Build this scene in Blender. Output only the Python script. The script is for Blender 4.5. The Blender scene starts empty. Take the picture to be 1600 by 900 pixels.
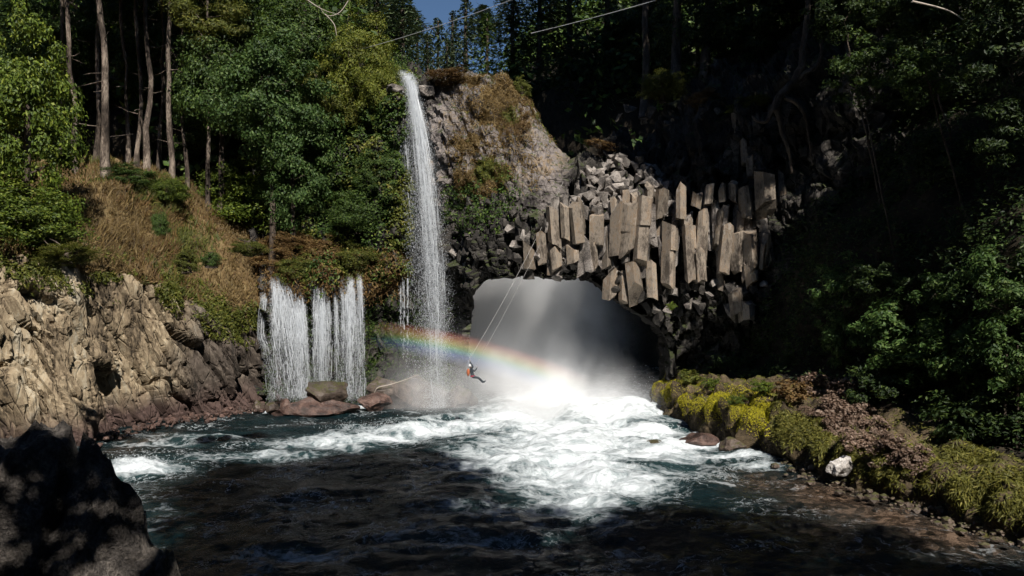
import bpy, math, random
import numpy as np
from mathutils import Vector

# ---------------------------------------------------------------- camera, sky, sun, exposure
scene = bpy.context.scene
CAM = np.array([0.0, 0.0, 9.0])
F = 1250.0                                     # focal length in pixels of the 1600 px wide photograph
cam_data = bpy.data.cameras.new("camera")
cam_data.sensor_width = 36.0
cam_data.lens = 36.0 * F / 1600.0
cam_data.clip_start = 0.1
cam_data.clip_end = 1500.0
camera = bpy.data.objects.new("camera", cam_data)
camera.location = CAM
camera.rotation_euler = (math.radians(90), 0, 0)
scene.collection.objects.link(camera)
scene.camera = camera

SUN = np.array([0.20, -0.68, 0.705]); SUN = SUN / np.linalg.norm(SUN)     # towards the sun
world = bpy.data.worlds.new("World"); scene.world = world
world.use_nodes = True
wn = world.node_tree.nodes; wl = world.node_tree.links
sky = wn.new("ShaderNodeTexSky"); sky.sky_type = 'NISHITA'; sky.sun_disc = False; sky.dust_density = 0.0; sky.ozone_density = 6.0
sky.sun_elevation = math.asin(SUN[2]); sky.sun_rotation = math.atan2(SUN[0], SUN[1])
wl.new(sky.outputs[0], wn["Background"].inputs[0])
wn["Background"].inputs[1].default_value = 0.05

sun_data = bpy.data.lights.new("sun", 'SUN')
sun_data.energy = 5.0; sun_data.angle = math.radians(0.5); sun_data.color = (1.0, 0.955, 0.89)
sun = bpy.data.objects.new("sun", sun_data)
sun.rotation_euler = Vector(SUN).to_track_quat('Z', 'Y').to_euler()
sun.location = (10, -30, 60)
scene.collection.objects.link(sun)

vs = scene.view_settings
vs.view_transform = 'Standard'; vs.look = 'None'; vs.exposure = 0.4; vs.gamma = 1.0; vs.use_curve_mapping = False
cy = scene.cycles
cy.use_denoising = True; cy.use_adaptive_sampling = True; cy.adaptive_threshold = 0.03; cy.adaptive_min_samples = 10
try: cy.denoiser = 'OPENIMAGEDENOISE'
except Exception: pass
cy.max_bounces = 4; cy.diffuse_bounces = 1; cy.glossy_bounces = 2; cy.transmission_bounces = 2
cy.volume_bounces = 3; cy.transparent_max_bounces = 8
cy.volume_step_rate = 3.0; cy.volume_max_steps = 96
cy.caustics_reflective = False; cy.caustics_refractive = False
cy.sample_clamp_indirect = 4.0

# ---------------------------------------------------------------- helpers
def at(px, py, Y):
    """world point seen at photograph pixel (px, py) that stands Y metres away"""
    return np.array([(px - 800.0) / F * Y, Y, 9.0 - (py - 450.0) / F * Y])
def ground(px, py):
    return at(px, py, 9.0 * F / (py - 450.0))
def px_of(P):
    P = np.asarray(P)
    return 800 + F * P[..., 0] / P[..., 1], 450 - F * (P[..., 2] - 9.0) / P[..., 1]
def smooth(a, b, x):
    t = np.clip((x - a) / (b - a), 0, 1); return t * t * (3 - 2 * t)
def unit(v):
    return v / np.maximum(np.linalg.norm(v, axis=-1, keepdims=True), 1e-9)

def _hash(ix, iy, iz, seed):
    h = (ix.astype(np.int64) * 374761393 + iy.astype(np.int64) * 668265263 + iz.astype(np.int64) * 2147483647 + seed * 974634621) & 0xffffffff
    h = ((h ^ (h >> 13)) * 1274126177) & 0xffffffff
    h = ((h ^ (h >> 16)) * 2246822519) & 0xffffffff
    return ((h ^ (h >> 15)) & 0xffffff) / float(0xffffff)
def vnoise(P, seed=0):
    P = np.asarray(P, float); i = np.floor(P); f = P - i; f = f * f * (3 - 2 * f); i = i.astype(np.int64)
    r = 0
    for dx in (0, 1):
        for dy in (0, 1):
            for dz in (0, 1):
                w = (f[..., 0] if dx else 1 - f[..., 0]) * (f[..., 1] if dy else 1 - f[..., 1]) * (f[..., 2] if dz else 1 - f[..., 2])
                r = r + w * _hash(i[..., 0] + dx, i[..., 1] + dy, i[..., 2] + dz, seed)
    return r * 2 - 1
def fbm(P, octaves=4, seed=0, gain=0.5, lac=2.03):
    P = np.asarray(P, float); r = 0; a = 1.0
    for o in range(octaves):
        r = r + a * vnoise(P * lac ** o + 17.3 * o, seed + o); a *= gain
    return r
def voronoi(P, seed=0):
    """distance to nearest and second nearest cell point and a random number of the nearest cell"""
    P = np.asarray(P, float); sh = P.shape[:-1]; P = P.reshape(-1, 3); i = np.floor(P).astype(np.int64)
    f1 = np.full(len(P), 9.0); f2 = np.full(len(P), 9.0); cid = np.zeros(len(P))
    for dx in (-1, 0, 1):
        for dy in (-1, 0, 1):
            for dz in (-1, 0, 1):
                c = i + (dx, dy, dz)
                q = np.stack([c[:, k] + _hash(c[:, 0], c[:, 1], c[:, 2], seed + 7 * k) for k in range(3)], -1)
                d = np.linalg.norm(P - q, axis=1)
                near = d < f1
                f2 = np.where(near, f1, np.minimum(f2, d)); cid = np.where(near, _hash(c[:, 0], c[:, 1], c[:, 2], seed + 99), cid); f1 = np.where(near, d, f1)
    return f1.reshape(sh), f2.reshape(sh), cid.reshape(sh)

def facets(P, seed, tilt=0.6):
    """flat slabs: each cell is a plane of its own height and slope; also returns the distance to the joint"""
    P = np.asarray(P, float); sh = P.shape[:-1]; P = P.reshape(-1, 3); i = np.floor(P).astype(np.int64)
    f1 = np.full(len(P), 9.0); f2 = np.full(len(P), 9.0); h = np.zeros(len(P))
    for dx in (-1, 0, 1):
        for dy in (-1, 0, 1):
            for dz in (-1, 0, 1):
                c = i + (dx, dy, dz)
                q = np.stack([c[:, k] + _hash(c[:, 0], c[:, 1], c[:, 2], seed + 7 * k) for k in range(3)], -1)
                g = np.stack([_hash(c[:, 0], c[:, 1], c[:, 2], seed + 31 + 7 * k) - 0.5 for k in range(3)], -1)
                d = np.linalg.norm(P - q, axis=1); near = d < f1
                f2 = np.where(near, f1, np.minimum(f2, d))
                h = np.where(near, _hash(c[:, 0], c[:, 1], c[:, 2], seed + 99) - 0.5 + 2 * tilt * np.sum((P - q) * g, 1), h); f1 = np.where(near, d, f1)
    return h.reshape(sh), (f2 - f1).reshape(sh)

def make_mesh(name, V, Fc, smooth_shade=False):
    V = np.asarray(V, np.float32).reshape(-1, 3); Fc = np.asarray(Fc, np.int32)
    me = bpy.data.meshes.new(name)
    me.vertices.add(len(V)); me.vertices.foreach_set("co", V.ravel())
    k = Fc.shape[1]
    me.loops.add(Fc.size); me.loops.foreach_set("vertex_index", Fc.ravel())
    me.polygons.add(len(Fc)); me.polygons.foreach_set("loop_start", np.arange(0, Fc.size, k, dtype=np.int32))
    me.polygons.foreach_set("use_smooth", np.full(len(Fc), bool(smooth_shade)))
    me.update(calc_edges=True); me.validate()
    return me
def set_attr(me, name, vals):
    a = me.attributes.new(name, 'FLOAT', 'POINT'); a.data.foreach_set("value", np.asarray(vals, np.float32).ravel())
def obj(name, me, mat=None, parent=None, loc=(0, 0, 0), rot=(0, 0, 0), scale=(1, 1, 1)):
    if mat is not None and not me.materials: me.materials.append(mat)
    o = bpy.data.objects.new(name, me); o.location = loc; o.rotation_euler = rot; o.scale = scale
    o.parent = parent; scene.collection.objects.link(o); return o
def empty(name, loc=(0, 0, 0), rotz=0.0):
    o = bpy.data.objects.new(name, None); o.location = loc; o.rotation_euler = (0, 0, rotz); o.empty_display_size = 0.3
    scene.collection.objects.link(o); return o
def tag(o, label=None, cat=None, group=None, kind=None):
    if label: o["label"] = label
    if cat: o["category"] = cat
    if group: o["group"] = group
    if kind: o["kind"] = kind
    return o

def catmull(P, n):
    """resample the first axis of P to n points"""
    P = np.asarray(P, float); K = len(P); t = np.linspace(0, K - 1, n); i = np.minimum(t.astype(int), K - 2); f = (t - i).reshape((-1,) + (1,) * (P.ndim - 1))
    p0 = P[np.maximum(i - 1, 0)]; p1 = P[i]; p2 = P[i + 1]; p3 = P[np.minimum(i + 2, K - 1)]
    return 0.5 * (2 * p1 + (p2 - p0) * f + (2 * p0 - 5 * p1 + 4 * p2 - p3) * f ** 2 + (3 * p1 - p0 - 3 * p2 + p3) * f ** 3)
def loft(stations, ns, nk):
    G = catmull(np.asarray(stations, float), ns)
    return np.swapaxes(catmull(np.swapaxes(G, 0, 1), nk), 0, 1)
def grid_normals(G, toward=CAM):
    N = unit(np.cross(np.gradient(G, axis=0), np.gradient(G, axis=1)))
    if np.mean(np.sum(N * (np.asarray(toward) - G), -1)) < 0: N = -N
    return N
def grid_faces(ns, nk, flip=False):
    a = np.arange(ns * nk).reshape(ns, nk)
    q = np.stack([a[:-1, :-1], a[1:, :-1], a[1:, 1:], a[:-1, 1:]], -1).reshape(-1, 4)
    return q[:, ::-1] if flip else q
def grid_mesh(name, G, smooth_shade=True, toward=CAM):
    N = unit(np.cross(np.gradient(G, axis=0), np.gradient(G, axis=1)))
    flip = np.mean(np.sum(N * (np.asarray(toward) - G), -1)) < 0
    return make_mesh(name, G.reshape(-1, 3), grid_faces(G.shape[0], G.shape[1], flip), smooth_shade)
def sample_grid(G, n, rng, mask=None, toward=CAM):
    """n random points on a grid surface, with normals; mask(P) keeps a point with that chance"""
    N = grid_normals(G, toward)
    A = np.linalg.norm(np.cross(G[1:, :-1] - G[:-1, :-1], G[:-1, 1:] - G[:-1, :-1]), axis=-1).ravel()
    if mask is not None:
        C = (G[1:, 1:] + G[:-1, :-1]).reshape(-1, 3) / 2
        A = A * np.clip(mask(C), 0, 1)
    idx = rng.choice(len(A), n, p=A / A.sum()); i, j = np.divmod(idx, G.shape[1] - 1)
    u = rng.random((n, 1)); v = rng.random((n, 1))
    def bl(M): return M[i, j] * (1 - u) * (1 - v) + M[i + 1, j] * u * (1 - v) + M[i, j + 1] * (1 - u) * v + M[i + 1, j + 1] * u * v
    return bl(G), unit(bl(N))

def leaf_mesh_data(pos, nrm, length, width, rng, axis=None, fold=0.12):
    n = len(pos); nrm = unit(nrm)
    a = rng.normal(size=(n, 3)) if axis is None else axis
    a = unit(a - nrm * np.sum(a * nrm, -1, keepdims=True)); b = np.cross(nrm, a)
    L = (np.asarray(length) * np.ones(n))[:, None]; W = (np.asarray(width) * np.ones(n))[:, None]
    V = np.stack([pos - a * L / 2, pos + b * W / 2 + nrm * fold * W, pos + a * L / 2, pos - b * W / 2 + nrm * fold * W], 1)
    return V.reshape(-1, 3), np.arange(4 * n).reshape(n, 4)
def join(parts):
    V = []; Fc = []; o = 0
    for v, f in parts:
        V.append(np.asarray(v).reshape(-1, 3)); Fc.append(np.asarray(f) + o); o += len(V[-1])
    return np.concatenate(V), np.concatenate(Fc)
def tube_data(path, radii, sides=7):
    path = np.asarray(path, float); radii = np.asarray(radii, float) * np.ones(len(path))
    T = unit(np.gradient(path, axis=0)); up = np.array([0.37, 0.91, 0.17])
    A = unit(np.cross(T, up)); B = np.cross(T, A)
    ang = np.linspace(0, 2 * math.pi, sides, endpoint=False)
    V = path[:, None] + radii[:, None, None] * (np.cos(ang)[None, :, None] * A[:, None] + np.sin(ang)[None, :, None] * B[:, None])
    n = len(path); f = []
    for i in range(n - 1):
        for k in range(sides):
            f.append((i * sides + k, i * sides + (k + 1) % sides, (i + 1) * sides + (k + 1) % sides, (i + 1) * sides + k))
    for base in (0, (n - 1) * sides):        # end caps
        for k in range(1, sides - 1, 2):
            f.append((base, base + k, base + k + 1, base + min(k + 2, sides - 1)) if k + 2 <= sides - 1 else (base, base + k, base + k + 1, base + k + 1))
    f = [q for q in f if len(set(q)) == 4]
    return V.reshape(-1, 3), np.array(f)

# ---------------------------------------------------------------- materials
def new_mat(name):
    m = bpy.data.materials.new(name); m.use_nodes = True
    nt = m.node_tree; nt.nodes.clear(); out = nt.nodes.new("ShaderNodeOutputMaterial")
    def N(t, **kw):
        n = nt.nodes.new("ShaderNode" + t)
        for k, v in kw.items():
            if k.startswith("i_"):
                key = k[2:]; key = int(key) if key.isdigit() else key.replace("_", " ")
                if hasattr(v, "is_output"): nt.links.new(v, n.inputs[key])
                else: n.inputs[key].default_value = v
            else: setattr(n, k, v)
        return n
    def L(a, b): nt.links.new(a, b)
    return m, N, L, out
def ramp(N, fac, stops):
    r = N("ValToRGB"); r.inputs
    el = r.color_ramp.elements
    while len(el) < len(stops): el.new(0.5)
    for e, (p, c) in zip(el, stops): e.position = p; e.color = (*c, 1) if len(c) == 3 else c
    r.id_data.links.new(fac, r.inputs[0]); return r.outputs[0]
def math_n(N, op, a, b=None, clamp=False):
    n = N("Math", operation=op, use_clamp=clamp)
    for k, v in ((0, a), (1, b)):
        if v is None: continue
        if hasattr(v, "is_output"): n.id_data.links.new(v, n.inputs[k])
        else: n.inputs[k].default_value = v
    return n.outputs[0]
def mixc(N, fac, a, b, blend='MIX'):
    n = N("Mix", data_type='RGBA', blend_type=blend)
    for k, v in ((0, fac), (6, a), (7, b)):
        if hasattr(v, "is_output"): n.id_data.links.new(v, n.inputs[k])
        else: n.inputs[k].default_value = v if k == 0 else (*v, 1)
    return n.outputs[2]

def rock_mat(name, cols, scale=0.5, bump=0.5, rough=0.9, moss=None, moss_amt=0.5, obj_space=False, band=None, stretch=None, cracks=0.0, tone=None, bdist=None, stain=0.55):
    if bdist is None: bdist = 0.05 if obj_space else 0.12
    m, N, L, out = new_mat(name)
    co = N("TexCoord").outputs["Object"] if obj_space else N("NewGeometry").outputs["Position"]
    geo = N("NewGeometry")
    if obj_space:
        off = N("VectorMath", operation='ADD', i_0=co, i_1=N("ObjectInfo").outputs["Location"]); co = off.outputs[0]
    cs = co
    if stretch: cs = N("Mapping", i_Vector=co, i_Scale=stretch[0], i_Rotation=stretch[1]).outputs[0]
    n1 = N("TexNoise", i_Vector=cs, i_Scale=scale, i_Detail=6.0, i_Roughness=0.62)
    n2 = N("TexNoise", i_Vector=cs, i_Scale=scale * 9, i_Detail=5.0, i_Roughness=0.65)
    f = math_n(N, 'ADD', math_n(N, 'MULTIPLY', n1.outputs[0], 0.62), math_n(N, 'MULTIPLY', n2.outputs[0], 0.38))
    k = len(cols); lo, hi = 0.40, 0.61
    c = ramp(N, f, [(lo + (hi - lo) * i / (k - 1), cols[i]) for i in range(k)])
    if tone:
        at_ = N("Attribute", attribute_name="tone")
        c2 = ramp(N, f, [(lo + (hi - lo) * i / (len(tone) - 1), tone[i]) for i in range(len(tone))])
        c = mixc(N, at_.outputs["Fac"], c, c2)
    if obj_space:
        v = math_n(N, 'ADD', math_n(N, 'MULTIPLY', N("ObjectInfo").outputs["Random"], 0.6), 0.7)
        hs = N("HueSaturation", i_Value=v, i_Color=c); c = hs.outputs[0]
        wst = N("TexNoise", i_Vector=geo.outputs["Position"], i_Scale=0.9, i_Detail=6.0, i_Roughness=0.7)      # weathering stains
        c = mixc(N, N("MapRange", i_0=wst.outputs[0], i_1=0.5, i_2=0.66, i_3=0.0, i_4=stain).outputs[0], c, (0.035, 0.03, 0.024))
    if band:      # algae and iron stain that grows along the waterline
        z = N("SeparateXYZ", i_0=co).outputs[2]
        zz = math_n(N, 'ADD', z, math_n(N, 'MULTIPLY', n1.outputs[0], -2.6))
        mr = N("MapRange", i_0=zz, i_1=band[1], i_2=band[2], i_3=1.0, i_4=0.0)
        c = mixc(N, mr.outputs[0], c, band[0])
    if moss:
        nz = N("SeparateXYZ", i_0=geo.outputs["Normal"]).outputs[2]
        n3 = N("TexNoise", i_Vector=co, i_Scale=scale * 2.2, i_Detail=5.0, i_Roughness=0.7)
        mf = math_n(N, 'ADD', nz, math_n(N, 'MULTIPLY', n3.outputs[0], 2.2))
        mr = N("MapRange", i_0=mf, i_1=2.05 - moss_amt * 1.2, i_2=2.35 - moss_amt * 1.2, i_3=0.0, i_4=0.9)
        c = mixc(N, mr.outputs[0], c, moss)
    hgt = math_n(N, 'ADD', n2.outputs[0], math_n(N, 'MULTIPLY', n1.outputs[0], 1.5))
    if cracks:
        vo = N("TexVoronoi", i_Vector=cs, i_Scale=scale * 2.5, feature='DISTANCE_TO_EDGE')
        cr = N("MapRange", i_0=vo.outputs[0], i_1=0.0, i_2=0.05, i_3=0.0, i_4=1.0).outputs[0]
        hgt = math_n(N, 'ADD', hgt, math_n(N, 'MULTIPLY', cr, cracks))
    b = N("Bump", i_Strength=bump, i_Distance=bdist, i_Height=hgt)
    p = N("BsdfPrincipled", i_Base_Color=c, i_Roughness=rough, i_Normal=b.outputs[0]); p.inputs["Specular IOR Level"].default_value = 0.25
    L(p.outputs[0], out.inputs[0]); return m

def leaf_mat(name, c1, c2, c3=None, trans=0.25, vary=0.35):
    m, N, L, out = new_mat(name)
    geo = N("NewGeometry"); oi = N("ObjectInfo")
    stops = [(0.0, c1), (1.0, c2)] if c3 is None else [(0.0, c1), (0.75, c2), (1.0, c3)]
    c = ramp(N, geo.outputs["Random Per Island"], stops)
    n1 = N("TexNoise", i_Vector=geo.outputs["Position"], i_Scale=0.55, i_Detail=3.0)
    v = math_n(N, 'ADD', math_n(N, 'MULTIPLY', n1.outputs[0], vary * 2), 1 - vary)
    v = math_n(N, 'MULTIPLY', v, math_n(N, 'ADD', math_n(N, 'MULTIPLY', oi.outputs["Random"], 0.4), 0.8))
    c = N("HueSaturation", i_Value=v, i_Color=c).outputs[0]
    p = N("BsdfPrincipled", i_Base_Color=c, i_Roughness=0.55); p.inputs["Specular IOR Level"].default_value = 0.3
    tc = N("HueSaturation", i_Hue=0.485, i_Saturation=1.1, i_Value=1.3, i_Color=c).outputs[0]
    t = N("BsdfTranslucent", i_Color=tc)
    L(N("MixShader", i_0=trans, i_1=p.outputs[0], i_2=t.outputs[0]).outputs[0], out.inputs[0]); return m
def plain_mat(name, col, rough=0.6, metal=0.0, spec=0.4):
    m, N, L, out = new_mat(name)
    n = N("TexNoise", i_Scale=14.0, i_Detail=3.0)
    c = ramp(N, n.outputs[0], [(0.3, tuple(x * 0.8 for x in col)), (0.7, tuple(min(1, x * 1.15) for x in col))])
    p = N("BsdfPrincipled", i_Base_Color=c, i_Roughness=rough, i_Metallic=metal); p.inputs["Specular IOR Level"].default_value = spec
    L(p.outputs[0], out.inputs[0]); return m

M = {}
M['tan_rock'] = rock_mat('tan_cliff_rock', [(0.05, 0.038, 0.025), (0.225, 0.17, 0.108), (0.335, 0.265, 0.172), (0.40, 0.35, 0.26)], 0.45, 0.7, 0.9,
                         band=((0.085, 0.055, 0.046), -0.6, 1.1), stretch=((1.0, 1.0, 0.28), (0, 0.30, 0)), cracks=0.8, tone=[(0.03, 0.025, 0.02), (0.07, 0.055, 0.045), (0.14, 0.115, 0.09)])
M['basalt'] = rock_mat('dark_basalt_cliff', [(0.014, 0.0125, 0.011), (0.036, 0.032, 0.028), (0.085, 0.075, 0.065)], 0.4, 0.8, 0.85, moss=(0.035, 0.045, 0.012), moss_amt=0.35,
                       cracks=0.8, tone=[(0.05, 0.042, 0.04), (0.15, 0.128, 0.118), (0.23, 0.20, 0.185), (0.24, 0.18, 0.12)])
M['column'] = rock_mat('basalt_column_stone', [(0.085, 0.068, 0.053), (0.18, 0.147, 0.115), (0.255, 0.213, 0.168), (0.225, 0.16, 0.105), (0.33, 0.285, 0.235)], 0.9, 0.5, 0.85, obj_space=True, stretch=((1, 1, 0.45), (0, 0, 0)))
M['block'] = rock_mat('broken_basalt_stone', [(0.06, 0.052, 0.047), (0.19, 0.165, 0.145), (0.33, 0.295, 0.26)], 1.3, 0.5, 0.85, obj_space=True)
M['shaded_block'] = rock_mat('shade_painted_basalt', [(0.014, 0.012, 0.011), (0.045, 0.04, 0.035), (0.13, 0.115, 0.1)], 1.3, 0.5, 0.85, obj_space=True)  # copy of the broken stone with the shade of gaps painted into its colour
M['boulder'] = rock_mat('wet_brown_boulder', [(0.03, 0.022, 0.017), (0.085, 0.062, 0.048), (0.15, 0.115, 0.09)], 1.2, 0.6, 0.55, moss=(0.06, 0.06, 0.018), moss_amt=0.22, obj_space=True)
M['red_rock'] = rock_mat('reddish_wet_rock', [(0.022, 0.015, 0.013), (0.085, 0.052, 0.042), (0.15, 0.095, 0.075)], 1.5, 0.9, 0.45, obj_space=True)
M['lava'] = rock_mat('dark_lava_rock', [(0.035, 0.03, 0.026), (0.11, 0.095, 0.083), (0.27, 0.235, 0.2)], 1.8, 1.0, 0.9, bdist=0.3)
M['pale_rock'] = rock_mat('pale_grey_stone', [(0.2, 0.18, 0.16), (0.5, 0.46, 0.42), (0.72, 0.69, 0.65)], 1.8, 0.8, 0.85, obj_space=True)
M['bank'] = rock_mat('mossy_bank_earth', [(0.03, 0.022, 0.014), (0.075, 0.055, 0.032), (0.13, 0.095, 0.055)], 0.9, 0.8, 0.95, moss=(0.085, 0.085, 0.012), moss_amt=0.2)
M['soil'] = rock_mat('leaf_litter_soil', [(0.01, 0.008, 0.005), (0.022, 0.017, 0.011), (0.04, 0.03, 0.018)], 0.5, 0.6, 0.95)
M['dry_slope'] = rock_mat('dry_grass_soil', [(0.07, 0.045, 0.02), (0.15, 0.10, 0.045), (0.2, 0.15, 0.07)], 0.6, 0.6, 0.95)
M['bark_pale'] = rock_mat('pale_bark_with_dapple', [(0.02, 0.015, 0.011), (0.085, 0.065, 0.05), (0.28, 0.225, 0.175)], 1.1, 0.6, 0.9, stretch=((1, 1, 0.3), (0, 0, 0)))  # mottled bark; patchy sunlight painted in as stronger dark patches
M['bark'] = rock_mat('brown_bark', [(0.03, 0.022, 0.016), (0.08, 0.06, 0.045), (0.14, 0.11, 0.085)], 2.2, 0.6, 0.9, stretch=((1, 1, 0.3), (0, 0, 0)))
M['leaf_mid'] = leaf_mat('mid_green_leaves', (0.03, 0.052, 0.008), (0.115, 0.165, 0.018), (0.21, 0.24, 0.035))
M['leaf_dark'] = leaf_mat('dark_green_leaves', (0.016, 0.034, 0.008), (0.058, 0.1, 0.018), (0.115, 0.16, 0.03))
M['leaf_shaded'] = leaf_mat('shade_darkened_leaves', (0.008, 0.018, 0.005), (0.032, 0.056, 0.012), (0.07, 0.1, 0.02))  # dark green leaves darkened further; shade of slope and bluff painted in
M['leaf_blue'] = leaf_mat('cool_green_leaves', (0.022, 0.05, 0.012), (0.075, 0.135, 0.03), (0.15, 0.21, 0.06))
M['leaf_olive'] = leaf_mat('olive_green_leaves', (0.05, 0.062, 0.012), (0.12, 0.135, 0.022), (0.19, 0.17, 0.035))
M['leaf_lime'] = leaf_mat('yellow_green_leaves', (0.075, 0.095, 0.012), (0.16, 0.185, 0.022), (0.23, 0.22, 0.04))
M['leaf_pine'] = leaf_mat('dull_pine_needles', (0.022, 0.036, 0.017), (0.05, 0.075, 0.03), (0.085, 0.1, 0.045), trans=0.12)
M['leaf_rust'] = leaf_mat('rusty_dry_leaves', (0.075, 0.042, 0.015), (0.16, 0.095, 0.034), (0.23, 0.165, 0.06))
M['leaf_pink'] = leaf_mat('dusty_brown_leaves', (0.12, 0.075, 0.05), (0.24, 0.165, 0.12), (0.33, 0.25, 0.19))
M['straw'] = leaf_mat('straw_grass', (0.085, 0.055, 0.02), (0.19, 0.13, 0.05), (0.29, 0.215, 0.095), trans=0.3)
M['moss'] = leaf_mat('yellow_moss', (0.15, 0.14, 0.008), (0.36, 0.32, 0.012), (0.5, 0.43, 0.02), trans=0.15, vary=0.5)
M['bank_grass'] = leaf_mat('olive_bank_grass', (0.06, 0.06, 0.012), (0.15, 0.145, 0.028), (0.24, 0.21, 0.05), trans=0.25)
M['rope'] = plain_mat('pale_rope', (0.38, 0.36, 0.34), 0.8)
M['steel_cable'] = plain_mat('grey_cable', (0.42, 0.42, 0.42), 0.5)
M['dry_wood'] = plain_mat('bleached_wood', (0.42, 0.36, 0.3), 0.9)
# ================================================================ the setting
# ---------------------------------------------------------------- pool water
def water_material():
    m, N, L, out = new_mat('pool_water')
    pos = N("NewGeometry").outputs["Position"]
    foam = N("Attribute", attribute_name="foam").outputs["Fac"]
    shal = N("Attribute", attribute_name="shallow").outputs["Fac"]
    warp = N("TexNoise", i_Vector=pos, i_Scale=0.35, i_Detail=3.0)
    wv = N("VectorMath", operation='SCALE', i_0=warp.outputs[1], i_Scale=2.6).outputs[0]
    pw = N("VectorMath", operation='ADD', i_0=pos, i_1=wv).outputs[0]
    ps = N("Mapping", i_Vector=pw, i_Scale=(0.8, 0.8, 1.0), i_Rotation=(0, 0, 0.25)).outputs[0]
    n1 = N("TexNoise", i_Vector=ps, i_Scale=0.9, i_Detail=9.0, i_Roughness=0.68)
    n2 = N("TexNoise", i_Vector=ps, i_Scale=3.5, i_Detail=6.0, i_Roughness=0.7)
    n3 = N("TexNoise", i_Vector=pos, i_Scale=7.0, i_Detail=4.0, i_Roughness=0.7)
    # lacy strands: ridged noise
    rid = math_n(N, 'ABSOLUTE', math_n(N, 'SUBTRACT', N("TexNoise", i_Vector=ps, i_Scale=0.75, i_Detail=6.0, i_Roughness=0.6).outputs[0], 0.5))
    rid = N("MapRange", i_0=rid, i_1=0.0, i_2=0.09, i_3=1.0, i_4=0.0).outputs[0]
    v = math_n(N, 'ADD', math_n(N, 'MULTIPLY', n1.outputs[0], 1.5), math_n(N, 'MULTIPLY', n2.outputs[0], 0.8))
    v = math_n(N, 'ADD', v, math_n(N, 'MULTIPLY', rid, 0.35))
    v = math_n(N, 'ADD', v, math_n(N, 'MULTIPLY', foam, 1.25))
    fac = N("MapRange", i_0=v, i_1=1.62, i_2=2.42, i_3=0.0, i_4=1.0).outputs[0]
    fl = math_n(N, 'ABSOLUTE', math_n(N, 'SUBTRACT', N("TexNoise", i_Vector=ps, i_Scale=1.7, i_Detail=5.0, i_Roughness=0.6).outputs[0], 0.5))
    fl = N("MapRange", i_0=fl, i_1=0.0, i_2=0.022, i_3=1.0, i_4=0.0).outputs[0]
    fl = math_n(N, 'MULTIPLY', fl, N("MapRange", i_0=N("TexNoise", i_Vector=pos, i_Scale=0.33, i_Detail=4.0, i_Roughness=0.6).outputs[0], i_1=0.5, i_2=0.62, i_3=0.0, i_4=0.75).outputs[0])
    fac = math_n(N, 'MAXIMUM', fac, math_n(N, 'MULTIPLY', fl, math_n(N, 'SUBTRACT', 1.0, shal)))
    # pebbly shallow bed seen through the thin water
    vb = N("TexVoronoi", i_Vector=pos, i_Scale=3.6)
    bedc = ramp(N, math_n(N, 'ADD', math_n(N, 'MULTIPLY', vb.outputs["Color"], 0.35), math_n(N, 'MULTIPLY', n2.outputs[0], 0.7)),
                [(0.32, (0.006, 0.005, 0.004)), (0.5, (0.04, 0.027, 0.018)), (0.68, (0.14, 0.095, 0.065))])
    deep = ramp(N, n1.outputs[0], [(0.35, (0.003, 0.008, 0.009)), (0.7, (0.009, 0.022, 0.025))])
    teal = N("MapRange", i_0=foam, i_1=0.12, i_2=0.8, i_3=0.0, i_4=1.0).outputs[0]
    deep = mixc(N, teal, deep, (0.045, 0.095, 0.10))
    base = mixc(N, shal, deep, bedc)
    b = N("Bump", i_Strength=0.8, i_Distance=0.28, i_Height=math_n(N, 'ADD', n1.outputs[0], math_n(N, 'ADD', math_n(N, 'MULTIPLY', n2.outputs[0], 0.4), math_n(N, 'MULTIPLY', n3.outputs[0], 0.12))))
    w = N("BsdfPrincipled", i_Base_Color=base, i_Roughness=0.16, i_IOR=1.33, i_Normal=b.outputs[0]); w.inputs["Specular IOR Level"].default_value = 0.22
    fb = N("Bump", i_Strength=0.8, i_Distance=0.25, i_Height=math_n(N, 'ADD', n2.outputs[0], n1.outputs[0]))
    fm = N("BsdfPrincipled", i_Base_Color=(0.70, 0.74, 0.755, 1), i_Roughness=0.7, i_Normal=fb.outputs[0])
    L(N("MixShader", i_0=fac, i_1=w.outputs[0], i_2=fm.outputs[0]).outputs[0], out.inputs[0]); return m
M['water'] = water_material()

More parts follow.
